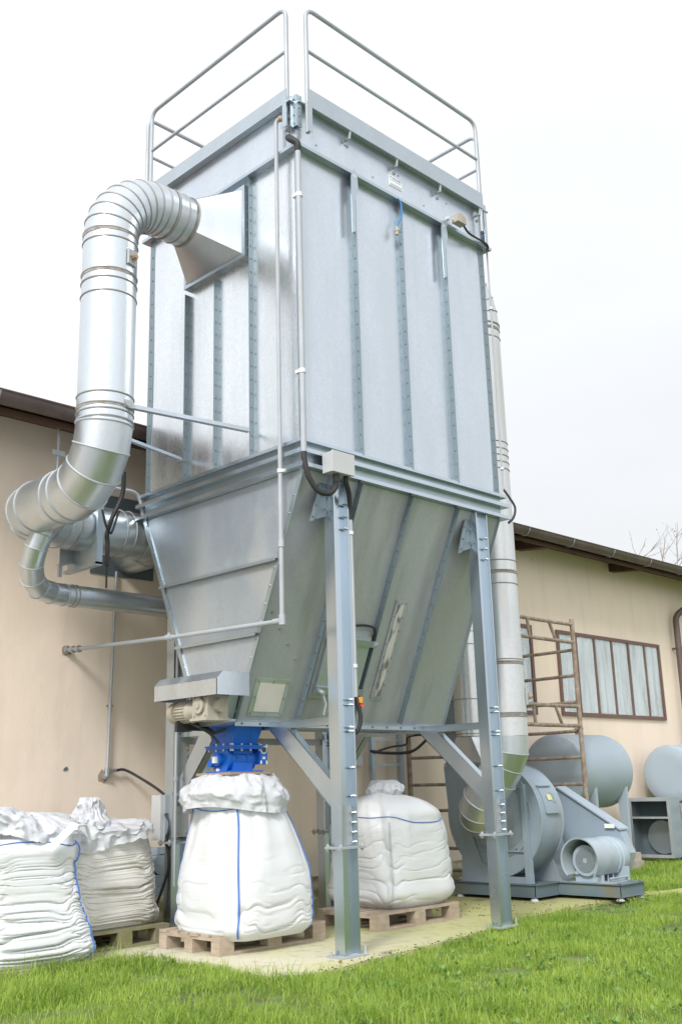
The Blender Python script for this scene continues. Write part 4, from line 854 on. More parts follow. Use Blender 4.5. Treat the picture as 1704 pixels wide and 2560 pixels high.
def crumple(center,r_of,z_of,seed,amp=.05,nt=150,nz=40,fr=5,thetas=None):
    """crumpled ring of cloth: radius and height given along s in 0..1"""
    th=np.linspace(0,2*math.pi,nt,endpoint=False);s_=np.linspace(0,1,nz);T,S=np.meshgrid(th,s_,indexing='ij')
    c,sn=np.cos(T),np.sin(T);r=r_of(S,T);z=z_of(S,T)
    def rid(a,b,d):return 1-2*np.abs(vnoise(a,b,d))
    n1=rid(c*fr*.5+seed,sn*fr*.5+S*1.6,seed+S*2);n2=rid(c*fr+seed*2,sn*fr,S*4+seed);n3=rid(c*fr*2.2,sn*fr*2.2+seed,S*7)
    d=amp*(n1*.7+.45*n2+.22*n3);r=r+d;z=z+amp*.6*(rid(c*fr*.7+9,sn*fr*.7+seed,S*3)*.8+.4*rid(c*fr*1.7+3,sn*fr*1.7,S*5+seed))*np.sin(np.pi*np.clip(S*.9+.1,0,1))**.5
    P=np.stack([center[0]+r*c,center[1]+r*sn,z],-1);m=MB();V=P.reshape(-1,3)
    m.add(V,[(i*nz+j,((i+1)%nt)*nz+j,((i+1)%nt)*nz+j+1,i*nz+j+1)[::-1] for i in range(nt) for j in range(nz-1)]);return m
NC=math.radians(225)   # direction of the near corner
PZ=.145
# centre bag under the valve
bc=thing('bulk_bag','full white bulk bag tied under the blue valve','bulk bag',(.33,1.10,PZ),group='white bulk bags by the workshop')
B=Bag((.25,1.06),PZ-.05,1.19,[(0,.38,.38,4.4,.5,0,-.02),(.04,.43,.43,4.6,.8,0,-.02),(.16,.455,.45,4.0,1.0,.01,-.02),(.38,.445,.44,3.4,.6,.02,-.01),(.55,.405,.41,3.0,.1,.02,0),(.72,.355,.365,2.7,0,.0,0),(.86,.315,.325,2.4,0,-.03,.01),(1,.27,.28,2.2,0,-.06,.02)],3.3,0,.024,8,.018)
part('bag_body',B.mesh(),m_bag,bc,sharp=80)
for th in (NC,NC-math.pi/2,NC+math.pi/2):
    t=np.linspace(.02,.80,60);part('corner_seam',B.strip(th+.02*np.sin(t*9)+0*t,t,.007),m_seam,bc);part('corner_seam',B.strip(th+.045+.02*np.sin(t*9),t,.003),m_seamw,bc)
t=np.linspace(0,2*math.pi,120);part('top_seam',B.strip(t,.80+.012*np.sin(3*t+1),.0045),m_seam,bc)
cc=(.20,1.08)
part('liner_skirt',crumple(cc,lambda S,T:.26+.155*np.sin(np.clip(S*1.15,0,1)*math.pi*.62)+.02*S*np.sin(3*T)-.09*np.clip(S-.8,0,1)*0,lambda S,T:1.305-.27*S**1.15+.03*np.sin(T*2+1)*S,4.1,.032,fr=7),m_liner,bc,'crumpled white collar folded over the bag mouth',80)
for cpt,a in (((.02,.63),.3),((-.17,1.5),1.),((.86,.78),2.)):
    m=MB();m.tube(smooth_path([(cpt[0],cpt[1]+.03,PZ+.08),(cpt[0]-.01,cpt[1]-.02,PZ+.03),(cpt[0]+.03,cpt[1]-.04,PZ+.0)]),.012,6)
# front left bag
b1=thing('bulk_bag','large white bulk bag at the left edge with a blue seam and open crumpled top','bulk bag',(-1.35,1.25,0),group='white bulk bags by the workshop')
C1=(-1.22,1.93)
B1=Bag(C1,.0,.88,[(0,.40,.40,4.5,.8,.02,-.02),(.04,.45,.44,5,1.0,.03,-.02),(.2,.46,.45,5,1.1,.02,-.02),(.5,.43,.43,4.2,1.1,-.02,0),(.75,.41,.42,4,.6,-.04,0),(.92,.42,.42,4,.1,-.04,0),(1,.38,.38,3.4,0,-.04,0)],8.2,-.16,.030,20,.012)
part('bag_body',B1.mesh(),m_bag,b1,sharp=80)
for dth in (-math.pi/4,-3*math.pi/4+.0):
    t=np.linspace(.01,.97,60);th=dth+.05*np.sin(t*8)*.4;part('corner_seam',B1.strip(th,t,.006),m_seam,b1);part('corner_seam',B1.strip(th+.03,t,.003),m_seamw,b1)
t=np.linspace(0,2*math.pi,120);part('top_seam',B1.strip(t,.955+.02*np.sin(3*t+1)+.01*np.sin(7*t),.004),m_seam,b1)
part('crumpled_top',crumple(C1,lambda S,T:.41*(1-S**2.6)+.0,lambda S,T:.86+.20*S**.8+.05*np.sin(T*2+.6)*(1-S)+.09*np.exp(-((T-3.3)/.9)**2)*np.sin(S*3),7.7,.06,fr=5),m_liner,b1,'crumpled open top of the bag',80)
m=MB();m.prism([(-1.30,1.44,.80),(-1.24,1.42,.79),(-1.02,1.42,.97),(-1.07,1.44,.99)],(0,.012,0));m.tube(smooth_path([(-1.03,1.43,.96),(-.95,1.46,.96),(-.9,1.49,.90),(-.87,1.50,.85)]),.012,6);part('lifting_strap',m,m_bag,b1)
# rear left bag
b2=thing('bulk_bag','greyish creased bulk bag on a mossy pallet behind the left one','bulk bag',(-.35,2.25,PZ),group='white bulk bags by the workshop')
C2=(-.42,2.30)
B2=Bag(C2,PZ-.02,.72,[(0,.42,.42,4.6,.9,0,0),(.05,.47,.46,5,1.2,0,0),(.3,.48,.47,5,1.4,0,0),(.6,.47,.46,4.8,1.4,0,0),(.8,.46,.45,4,.8,0,0),(1,.44,.43,3.4,0,0,0)],12.6,.03,.020,24,.012)
part('bag_body',B2.mesh(),m_bagold,b2,sharp=80)
t=np.linspace(.01,.97,70);part('corner_seam',B2.strip(-math.pi/4+.05*np.sin(t*11),t,.006),m_seamw,b2)
part('crumpled_top',crumple(C2,lambda S,T:.49*(1-S**3)+.03*np.sin(5*T)*(1-S),lambda S,T:.80+.17*S**.6+.06*np.sin(T*2+2.6)*(1-S)+.0,21.7,.055,fr=6),m_liner,b2,'crumpled white liner spilling over the rim',80)
part('crumpled_neck',crumple((-.50,2.12),lambda S,T:.15*(1-S*.75)+.02*np.sin(3*T),lambda S,T:.90+.26*S,51.0,.05,nt=100,nz=30,fr=4),m_liner,b2,None,80)
# right bag behind the front leg
b3=thing('bulk_bag','tied white bulk bag with a knotted top between the two front legs','bulk bag',(2.0,1.15,PZ),group='white bulk bags by the workshop')
C3=(2.08,1.15)
B3=Bag(C3,PZ-.01,1.0,[(0,.38,.38,4,.6,0,0),(.05,.45,.44,4.4,.8,0,0),(.25,.485,.46,4.2,.7,.02,0),(.5,.475,.45,4,.45,.02,0),(.72,.465,.445,3.4,.2,0,0),(.85,.425,.41,2.9,0,-.01,0),(.94,.29,.28,2.3,0,-.04,0),(1,.06,.06,2,0,-.06,0)],17.3,0,.024,10,.018)
part('bag_body',B3.mesh(),m_bag,b3,sharp=80)
for th,mm in ((NC,m_seamw),(NC+math.pi/2,m_seamw)):
    t=np.linspace(.02,.74,60);part('corner_seam',B3.strip(th+.02*np.sin(t*9),t,.006),mm,b3);part('corner_seam',B3.strip(th+.04+.02*np.sin(t*9),t,.003),m_seamw,b3)
t=np.linspace(0,2*math.pi,120);part('top_seam',B3.strip(t,.76+.03*np.sin(2*t+1)+.012*np.sin(5*t),.004),m_seam,b3)
part('knotted_top',crumple((C3[0]-.05,C3[1]-.04),lambda S,T:.04+.085*np.sin(S*math.pi)**.8+.03*np.sin(3*T),lambda S,T:1.05+.19*S,31.7,.045,nt=90,nz=26,fr=3),m_liner,b3,'knotted crumpled top of the bag',80)
part('folded_neck',crumple((C3[0]-.07,C3[1]-.04),lambda S,T:.26*(1-S)+.03,lambda S,T:.94+.13*S,37.7,.05,nt=110,nz=30,fr=4),m_liner,b3,None,80)

# pallets: blocks, boards
def pallet_proto(name,label,loc,mat,group,lx=1.09,ly=.76):
    o=thing(name,label,'pallet',loc,group);x0,y0,z0=loc
    for i,y in enumerate((0,ly/2-.05,ly-.1)):
        for x in (0,lx/2-.07,lx-.14):
            m=MB();m.box((x0+x,y0+y,.022),(x0+x+.14,y0+y+.10,.1));part('block',m,mat,o)
        m=MB();m.box((x0,y0+y,.001),(x0+lx,y0+y+.10,.0215));part('bottom_board',m,mat,o)
    for x in (0,lx/2-.07,lx-.14):
        m=MB();m.box((x0+x+.003,y0,.1005),(x0+x+.137,y0+ly,.1215));part('stringer_board',m,mat,o)
    for k in range(6):
        y=y0+k*(ly-.1)/5;m=MB();m.box((x0+random.uniform(-.006,.006),y,.122),(x0+lx+random.uniform(-.006,.006),y+.095,.1425));part('deck_board',m,mat,o)
    return o
PG='wooden pallets under the bags'
pc=pallet_proto('pallet','pale wooden pallet under the centre bag','' or (-.205,.775,0),m_pal,PG)
p3=copy_tree(pc,(1.42,.69,0),0);p3['label']='pale wooden pallet under the knotted bag between the legs'
p2=pallet_proto('pallet','mossy old pallet under the creased rear left bag',(-.80,1.76,0),m_palold,PG,.86,1.0)

# ---------------------------------------------------------------- tanks, scaffold, ladder
def tank(cx0,L_,y,z,r,label,legs=True):
    T=thing('storage_tank',label,'tank',(cx0+L_/2,y,0),'grey tanks along the wall')
    prof=[(0,0),(0,.6*r),(.005,.93*r),(.025,.985*r),(.06,r),(L_-.12,r),(L_-.06,.975*r),(L_-.02,.86*r),(L_,.6*r),(L_+.02,0)]
    n=56;m=MB();V=[];
    for a,b in prof:V+= [(cx0+a,y+b*math.cos(k*2*math.pi/n),z+b*math.sin(k*2*math.pi/n)) for k in range(n)]
    m.add(V,[(i*n+k,i*n+(k+1)%n,(i+1)*n+(k+1)%n,(i+1)*n+k)[::-1] for i in range(len(prof)-1) for k in range(n)]);part('shell',m,m_tank,T,sharp=40)
    if legs:
        for x in (cx0+.28,cx0+L_-.24):
            for s in (-1,1):
                m=MB();ytop=y+s*r*.72;yb=y+s*r*.62;zt=z-r*.52
                m.prism([(x,ytop-.09,zt+.16),(x,ytop+.05,zt+.16),(x,yb+.05+s*.08,.0 if x<cx0+L_/2 else .2),(x,yb-.05+s*.08,.0 if x<cx0+L_/2 else .2)],(.06,0,0));part('leg',m,m_tank,T)
    m=MB();m.cyl((cx0+L_*.55,y,z+r-.01),(cx0+L_*.55,y,z+r+.07),.055,16).cyl((cx0+L_*.55,y,z+r+.07),(cx0+L_*.55,y,z+r+.09),.065,16);part('filler_cap',m,m_rust,T);return T
tank(6.82,1.30,2.45,1.30,.50,'grey steel tank on legs behind the rusty scaffold')
tank(9.98,1.4,2.45,1.235,.445,'grey tank at the right edge of the picture')
m=MB();m.box((7.86,1.98,0),(8.14,2.2,.10)).box((7.90,2.0,.101),(8.13,2.18,.2));
m.v=[v+rng.normal(0,.004,v.shape) for v in m.v];single('concrete_block',m,m_concrete,'crumbling concrete block under the tank leg','block')
SC=thing('scaffold_tower','rusty tubular scaffold frame beside the grey tank','scaffold',(5.6,2.3,0))
def post(x,y,h):
    m=MB();m.tube([(x,y,0),(x,y,h*.5),(x,y,h)],.030,10);part('post',m,m_rust,SC)
post(6.52,1.78,3.26);post(6.52,2.93,3.26);post(4.45,2.93,3.26);post(4.92,1.78,3.26)
def tubeb(a,b,r=.022,name='rung'):
    m=MB();m.tube([a,tuple((np.array(a)+np.array(b))/2+np.array((0,0,-.004))),b],r,8);part(name,m,m_rust,SC)
for z in (2.85,2.515,2.17,1.80,1.47,1.135,.81,.45):tubeb((6.52,1.78,z),(6.52,2.93,z))
for z in (2.85,2.515,2.17,1.80,1.50,1.18,.88,.45,.2):tubeb((4.45,2.93,z),(4.92,1.78,z),.019)
for z in (3.185,2.947,2.11,1.864):tubeb((4.92,1.78,z),(6.52,1.78,z),.024,'truss_chord')
for zt_,zb_ in ((3.185,2.947),(2.11,1.864)):
    for xa,xb in ((5.50,5.52),(5.98,6.11)):tubeb((xa,1.78,zt_),(xb,1.78,zb_),.02,'truss_web')
LD=thing('wall_ladder','galvanised steel ladder standing against the workshop wall','ladder',(4.0,2.9,0))
for x in (3.76,4.25):
    m=MB();m.box((x-.032,2.87,0),(x+.032,2.93,3.4));part('stile',m,m_frame,LD)
for k in range(11):
    m=MB();m.box((3.792,2.885,.25+k*.29),(4.218,2.915,.28+k*.29));part('rung',m,m_frame,LD)
m=MB();m.tube(smooth_path([(3.70,2.86,1.58),(3.9,2.84,1.56),(4.25,2.84,1.56),(4.45,2.82,1.60),(4.7,2.82,1.74),(4.9,2.84,1.85)]),.018,8);m.tube(smooth_path([(3.75,2.85,1.57),(4.05,2.85,1.63),(4.3,2.84,1.66),(4.36,2.84,1.75),(4.7,2.84,1.78),(4.95,2.84,1.75)]),.012,8);single('black_cable',m,m_black,'black cables hung across the ladder and rusty rungs','cable')
m=MB();m.box((3.42,WALL-.06,1.42),(3.70,WALL-.003,1.60));m.box((3.42,WALL-.03,1.36),(3.6,WALL-.003,1.95));single('fuse_box',m,m_white,'pale fuse box on the wall left of the ladder','box')
# leftover duct box and banded elbow
DB=thing('spare_plenum_box','open galvanised plenum box with round outlet standing on the grass edge','metal box',(9.3,2.4,.05))
x0,x1,y0,y1,z0,z1=9.2,9.5,2.07,2.74,.05,.90;t=.02
m=MB();m.box((x0,y0,z0),(x1,y0+t,z1)).box((x0,y1-t,z0),(x1,y1,z1)).box((x0,y0+t,z0),(x1,y1-t,z0+t)).box((x0,y0+t,z1-t),(x1,y1-t,z1));part('shell',m,m_frame,DB)
m=MB();m.box((x0-.01,y0,z0),(x0-.001,y0+.045,z1)).box((x0-.01,y1-.045,z0),(x0-.001,y1,z1)).box((x0-.01,y0+.045,z0),(x0-.001,y1-.045,z0+.045)).box((x0-.01,y0+.045,z1-.05),(x0-.001,y1-.045,z1)).box((x0-.01,y0+.045,.60),(x0-.001,y1-.045,.63));part('frame',m,m_rail,DB)
m=MB();m.box((x1-.01,y0+t,z0+t),(x1-.001,y1-t,z1-t));bk=part('back_sheet',m,m_dark,DB);m=MB();m.cyl((x1-.06,2.36,.33),(x1-.0105,2.36,.33),.24,32);part('round_outlet',m,m_frame,bk)
m=MB();m.box((x0+.01,y0+t,.605),(x1-.012,y1-t,.615));part('shelf',m,m_dark,DB)
SE=thing('spare_duct_elbow','pale banded elbow duct leaning behind the plenum box','duct',(9.85,2.2,0))
m=MB();ks=14
P=[]
for i in range(8):
    a=i/7;zc_=.02+.78*a;x_=9.62+.40*(a**2.2)*0;xr=10.35-.62*a**2.4
    P.append([(9.60,1.72,zc_),(xr,1.72,zc_),(xr,2.3,zc_),(9.60,2.3,zc_)])
for i in range(7):
    m2=MB();q=np.array(P[i]+P[i+1]);m2.add(q,[(0,1,5,4),(1,2,6,5),(2,3,7,6),(3,0,4,7),(4,5,6,7),(3,2,1,0)]);part('band',m2,m_duct2 if i%2 else m_rail,SE)
# ---------------------------------------------------------------- pipes, conduits, cables
WP=thing('air_pipe','grey steel pipe down the left face and across to the wall','pipe',(-.08,.175,2.4))
m=MB();m.tube(fillet([(-.05,.055,6.82),(-.085,.175,6.845),(-.085,.175,2.43),(-.10,1.5,2.465),(-.215,2.83,2.50)],.055,5),.0185,10);part('pipe',m,m_plastic,WP)
for z in (3.63,):
    m=MB();m.cyl((-.085,.175,z-.015),(-.085,.175,z+.015),.026,12);m.box((-.085,.13,z-.012),(-.06,.21,z+.012));part('clip',m,m_white,WP)
for p in ((-.085,.175,3.04),):
    m=MB();m.cyl((p[0],p[1],p[2]-.03),(p[0],p[1],p[2]+.03),.025,12);part('coupling',m,m_plastic,WP)
m=MB();m.cyl((-.085,.175,2.40),(-.085,.175,2.48),.026,12).cyl((-.085,.16,2.43),(-.086,.27,2.433),.025,12);m.cyl((-.11,1.60,2.44),(-.11,1.60,2.51),.012,8).cyl((-.108,1.56,2.467),(-.112,1.63,2.469),.027,12);part('elbow_fitting',m,m_plastic,WP)
m=MB();m.cyl((-.215,2.83,2.50),(-.25,WALL,2.505),.024,12)
for u in (.1,.45,.8):
    c=np.array((-.215,2.83,2.5))*(1-u)+np.array((-.25,WALL,2.505))*u;m.cyl(c,c+np.array((-.004,.03,0)),.034,10)
part('wall_union',m,m_bolt,WP);m=MB();m.cyl((-.075,.14,6.84),(-.04,.035,6.81),.026,10).cyl((-.06,.10,6.83),(-.055,.085,6.828),.034,8).cyl((-.05,.07,6.82),(-.045,.055,6.82),.034,8);part('brass_union',m,m_brass,WP)
CO=thing('corner_conduit','pale plastic conduit with a black flexible end on the near corner','conduit',(-.045,-.065,3.7))
m=MB();m.cyl((-.05,-.065,3.74),(-.055,-.065,6.43),.024,14);part('tube',m,m_plastic,CO)
for z in (6.01,4.42):
    m=MB();m.cyl((-.05,-.065,z-.018),(-.05,-.065,z+.018),.030,14);m.box((-.08,-.065,z-.014),(-.02,-.01,z+.014));part('clip',m,m_white,CO)
m=MB();pp=smooth_path([(-.055,-.065,6.43),(-.065,-.068,6.50),(-.09,-.01,6.555),(-.07,.03,6.60),(-.03,.03,6.60)],8);m.tube(pp,[.027+.003*(i%2) for i in range(len(pp))],12);part('flexible_end',m,m_black,CO)
m=MB();pp=smooth_path([(-.05,-.065,3.75),(-.045,-.068,3.66),(-.01,-.075,3.54),(.07,-.09,3.44),(.17,-.11,3.43),(.235,-.12,3.49),(.245,-.12,3.57)],9);m.tube(pp,[.021+.003*(i%2) for i in range(len(pp))],12);part('flexible_end',m,m_black,CO)
m=MB();m.cyl((.245,-.12,3.54),(.245,-.12,3.60),.028,10);part('gland',m,m_grille,CO)
JB=thing('junction_box','light grey junction box on the lower beam beside the near corner','box',(.265,-.14,3.6))
m=MB();m.box((.15,-.17,3.60),(.385,-.066,3.765));part('housing',m,m_box,JB);m=MB();m.box((.145,-.19,3.595),(.39,-.1705,3.77));part('lid',m,m_box,JB)
CL=thing('leg_conduit','thin pale conduit clipped to the right side of the front leg','conduit',(.5,-.02,1.7))
m=MB();m.cyl((.485,-.03,3.28),(.485,-.03,1.86),.019,12);m.cyl((.466,-.03,1.86),(.466,-.03,3.28),.009,8);part('tube',m,m_plastic,CL)
for z in (3.17,2.10):
    m=MB();m.cyl((.485,-.03,z-.014),(.485,-.03,z+.014),.026,12);m.box((.456,-.04,z-.01),(.485,-.02,z+.01));part('clip',m,m_white,CL)
m=MB();pp=smooth_path([(.485,-.03,3.28),(.475,-.04,3.37),(.43,-.08,3.48),(.36,-.12,3.55),(.345,-.13,3.60)],8);m.tube(pp,[.019+.002*(i%2) for i in range(len(pp))],12);part('flexible_end',m,m_black,CL)
m=MB();pp=smooth_path([(.485,-.03,1.87),(.505,-.035,1.80),(.525,-.04,1.72),(.52,-.03,1.64),(.49,-.01,1.58)],6);m.tube(pp,[.016+.002*(i%2) for i in range(len(pp))],12);part('flexible_end',m,m_black,CL)
m=MB();m.box((.505,-.06,1.83),(.535,-.03,1.86));m.box((.505,-.062,1.815),(.53,-.032,1.829));tg_=single('cable_tag',m,m_orange,'small orange tag where the leg conduit ends','tag')
m=MB();m.cyl((.535,-.055,1.80),(.535,-.038,1.80),.020,12);single('stop_button',m,m_red,'small red button beside the orange tag','button')
# blue cable and plug on the front
BC=thing('blue_hose','short blue hose hanging from the cover band with a metal plug','hose',(1.18,-.06,6.1))
m=MB();m.tube(smooth_path([(1.185,-.035,6.49),(1.20,-.06,6.51),(1.245,-.07,6.48),(1.255,-.075,6.40),(1.25,-.075,6.32),(1.20,-.075,6.24),(1.185,-.07,6.19)]),.0075,8);part('hose',m,m_bluecab,BC);m=MB();m.cyl((1.185,-.07,6.19),(1.18,-.07,6.11),.016,10).cyl((1.183,-.07,6.16),(1.182,-.07,6.145),.022,8);part('plug',m,m_motor,BC)
# lamp / sensor box at the right top
LB=thing('sensor_box','small beige sensor box with black cable on the right lifting lug','sensor',(2.05,-.12,6.5))
m=MB();m.box((1.99,-.17,6.54),(2.12,-.09,6.61));m.prism([(1.99,-.17,6.611),(2.12,-.17,6.611),(2.05,-.17,6.645)],(0,.08,0));part('housing',m,m_motor,LB)
m=MB();m.box((1.93,-.12,6.56),(1.99,-.112,6.575)).cyl((1.92,-.075,6.56),(1.92,-.12,6.56),.02,10);part('bracket',m,m_white,LB)
m=MB();m.tube(smooth_path([(2.12,-.13,6.555),(2.2,-.13,6.50),(2.35,-.11,6.51),(2.48,-.09,6.53),(2.58,-.08,6.52),(2.60,-.06,6.48)]),.011,8);part('cable',m,m_black,LB)
RC=thing('edge_conduit','thin conduit running down the far right corner of the tower','conduit',(2.64,-.03,3.7))
m=MB();m.cyl((2.645,-.02,3.92),(2.645,-.02,6.55),.009,8);part('tube',m,m_plastic,RC)
for z in (5.86,4.15):m=MB();m.cyl((2.645,-.02,z-.012),(2.645,-.02,z+.012),.02,10);part('clip',m,m_white,RC)
m=MB();m.tube(smooth_path([(2.645,-.02,3.94),(2.69,-.05,3.86),(2.73,-.08,3.76),(2.71,-.07,3.66),(2.66,-.04,3.60)]),.012,8);part('cable',m,m_black,RC)
# conduit on the wall and the hose to the cabinet
WC=thing('wall_conduit','straight metal conduit down the beige wall left of the machine','conduit',(.23,2.98,1.3))
m=MB();m.tube([(.262,WALL-.035,3.32),(.225,WALL-.035,1.40)],.014,10);part('tube',m,m_rail,WC)
for z in (2.95,2.0):
    m=MB();x=.225+(z-1.4)*.0193;m.cyl((x,WALL-.035,z-.012),(x,WALL-.035,z+.012),.021,10);m.box((x-.035,WALL-.035,z-.01),(x+.035,WALL-.02,z+.01));part('clip',m,m_bolt,WC)
m=MB();m.cyl((.225,WALL-.035,1.34),(.225,WALL-.035,1.42),.026,10).cyl((.20,WALL-.03,1.345),(.21,WALL,1.345),.03,10).cyl((.225,WALL-.04,1.395),(.31,WALL-.05,1.395),.018,8);part('fitting',m,m_bolt,WC)
m=MB();m.tube(smooth_path([(.31,WALL-.05,1.395),(.40,WALL-.06,1.40),(.50,2.9,1.33),(.60,2.7,1.2),(.62,2.45,1.05),(.55,2.28,.98)]),.013,8);single('black_hose',m,m_black,'black hose from the wall conduit to the leg cabinet','hose')
m=MB();m.tube([(-.665,2.62,4.55),(-.665,2.62,4.02)],.014,8);m.box((-.73,2.60,4.24),(-.60,2.61,4.29));m.box((-.68,2.58,4.52),(-.63,2.66,4.535));single('eaves_bracket',m,m_rail,'short galvanised hanger under the left gutter','bracket')
LC=thing('rear_leg_conduits','pair of thin conduits bending along the rear left leg','conduit',(.3,2.0,.8))
m=MB();m.tube(fillet([(.275,2.0,3.1),(.275,2.0,1.80),(.42,1.95,1.80)],.07,5),.013,8);part('tube',m,m_rail,LC)
m=MB();m.tube(fillet([(.275,2.0,.4),(.275,2.0,1.75),(.44,1.95,1.76)],.07,5),.013,8);part('tube',m,m_rail,LC);m=MB();m.cyl((.40,1.955,1.80),(.44,1.945,1.80),.022,8).cyl((.275,2.0,1.28),(.275,2.0,1.31),.02,8).cyl((.275,2.0,2.6),(.275,2.0,2.63),.02,8);parts('clip',m,m_rail,LC)
m=MB();m.box((.235,2.16,.775),(.325,2.30,1.16));CB=single('leg_cabinet',m,m_box,'narrow grey electrical cabinet on the rear left leg','cabinet')
m=MB();m.tube(smooth_path([(.27,2.14,1.0),(.29,2.1,.93),(.28,2.1,.85),(.27,2.12,.78),(.285,2.1,.55),(.22,2.2,.2)]),.012,8);single('black_cable',m,m_black,'black cable hanging from the leg cabinet','cable')
m=MB();m.cyl((.5,2.5,.55),(.5,2.75,.55),.09,20);m.box((.36,2.45,.28),(.62,2.8,.36));m.box((.42,2.5,.36),(.58,2.75,.46));m.box((.45,2.5,.63),(.55,2.62,.70));single('small_pump',m,m_fan,'small blue grey pump partly hidden behind the rear left leg','pump')
m=MB();m.tube(smooth_path([(-.62,1.95,4.05),(-.60,2.0,3.85),(-.66,2.05,3.65),(-.68,2.1,3.50),(-.66,2.12,3.42),(-.66,2.12,3.22)]),.020,8);m.tube(smooth_path([(-.80,2.0,3.68),(-.76,2.0,3.55),(-.70,2.03,3.50),(-.66,2.05,3.52),(-.63,2.0,3.7)]),.011,8);m.tube([(-.66,2.12,3.25),(-.66,2.12,3.02)],.009,6);m.v=[v+np.array((.18,-.1,-.10)) for v in m.v];single('duct_cable',m,m_black,'black cables looped in front of the wall duct behind the elbow','cable')
m=MB();m.tube(fillet([(-.50,2.16,3.88),(-.06,2.18,3.90),(.04,2.18,3.52),(.15,2.18,3.28)],.10,6),.018,8);single('bent_conduit',m,m_rail,'thin bent metal conduit over the wall duct','conduit')

# ---------------------------------------------------------------- bare tree behind the roof
T=thing('bare_tree','bare branched tree rising behind the right end of the roof','tree',(31,14,0))
tw=MB();tk=MB();lf=MB();random.seed(11)
def branch(p,d,L_,r,lev):
    n=4;pts=[p];dd=d.copy()
    for i in range(n):
        dd=dd+Vector((random.gauss(0,.12),random.gauss(0,.12),random.gauss(.03,.08)));dd.normalize();pts.append(pts[-1]+dd*L_/n)
    (tk if lev<2 else tw).tube([tuple(q) for q in pts],[r*(1-.5*i/n) for i in range(n+1)],6 if lev<2 else 4,caps=False)
    if lev>=5:
        for q in pts[1:]:
            if random.random()<.22:
                o=Vector([random.uniform(-.08,.08) for _ in range(3)]);a=Vector([random.uniform(-1,1) for _ in range(3)]).normalized()*.06;b=Vector([random.uniform(-1,1) for _ in range(3)]).normalized()*.05
                lf.add([tuple(q+o),tuple(q+o+a),tuple(q+o+a+b),tuple(q+o+b)],[(0,1,2,3)])
        return
    for k in range(3 if lev<4 else 3):
        t=random.uniform(.4,1);q=pts[int(t*n)];ax=Vector([random.gauss(0,1) for _ in range(3)]).normalized()
        nd=(dd+ax*random.uniform(.5,.9));nd.z=abs(nd.z)*.7+.15;nd.normalize();branch(q,nd,L_*random.uniform(.62,.82),r*.55,lev+1)
for k,(bx,by) in enumerate(((31.2,14),(33.6,14.8),(35.6,14.5))):
    branch(Vector((bx,by,0)),Vector((0,0,1)),5.6,.16,0)
part('trunk',tk,m_bark,T);part('twigs',tw,m_bark,T);part('leaves',lf,m_leafy,T)

# ---------------------------------------------------------------- grass
def grassmat(name,c1,c2,c3):
    m,t,b=newmat(name);n=tex(t,'ShaderNodeTexNoise',1.6,(1,1,1),4,'Object');i=tex(t,'ShaderNodeTexNoise',45,(1,1,.05),2,'Object')
    c=mixc(t,ramp(t,n.outputs[0],[(.35,G(0)),(.65,G(1))]),c1,c2);c=mixc(t,ramp(t,i.outputs[0],[(.5,G(0)),(.72,G(.8))]),c,c3);t.links.new(c,b.inputs['Base Color']);b.inputs['Roughness'].default_value=.5
    b.inputs['Specular IOR Level'].default_value=.3
    tr=t.nodes.new('ShaderNodeBsdfTranslucent');t.links.new(c,tr.inputs[0]);ms=t.nodes.new('ShaderNodeMixShader');ms.inputs[0].default_value=.4
    o=t.nodes['Material Output'];t.links.new(b.outputs[0],ms.inputs[1]);t.links.new(tr.outputs[0],ms.inputs[2]);t.links.new(ms.outputs[0],o.inputs[0]);return m
m_grass=grassmat('grass_blade',(.20,.34,.04),(.36,.51,.085),(.52,.56,.20))
EX=np.array([e[0] for e in edge]);EY=np.array([e[1] for e in edge])
def in_lawn(x,y):
    ed=np.interp(x,EX,EY)+.05*vnoise(x*5,y*5)
    a=y<ed
    back=(x>5.2)&(y>.33+.1*vnoise(x*2,3))&(y<np.interp(x,[5.2,5.4,6.4,8.7,16],[.33,1.3,2.13,2.42,2.55]))
    b2=(x<-3)&(y<1.6)
    return a|back
def blades(N_,xr,yr,hmin,hmax,wmin,wmax,keep=None):
    x=rng.uniform(*xr,N_);y=rng.uniform(*yr,N_);k=in_lawn(x,y)
    dens=vnoise(x*2.1,y*2.1,5)+.5*vnoise(x*6,y*6,9);k&=(rng.random(N_)<np.clip(.9+.75*dens,.12,1))
    # bare soil patches
    k&=~((vnoise(x*1.6+20,y*1.6,2)+.4*vnoise(x*7,y*7,2))>.74)
    if keep is not None:k&=keep(x,y)
    x,y=x[k],y[k];n=len(x);h=rng.uniform(hmin,hmax,n)*(1+.45*vnoise(x*1.5,y*1.5,1)+.35*vnoise(x*5,y*5,4));w=rng.uniform(wmin,wmax,n)
    a=rng.uniform(0,2*math.pi,n);b=a+rng.normal(math.pi/2,.5,n);l=np.abs(rng.normal(.0,.55,n))+.1
    ca,sa=np.cos(a),np.sin(a);cb,sb=np.cos(b),np.sin(b);z0=-.03+.0*x
    def P(t,ww,bend):return np.stack([x+ca*ww+cb*l*h*bend,y+sa*ww+sb*l*h*bend,z0+h*t],-1)
    V=np.stack([P(0,-w/2,0),P(0,w/2,0),P(.5,-w*.42,.22),P(.5,w*.42,.22),P(.95-.2*l,w*0,1)],1).reshape(-1,3);i=np.arange(n)*5
    return V,i
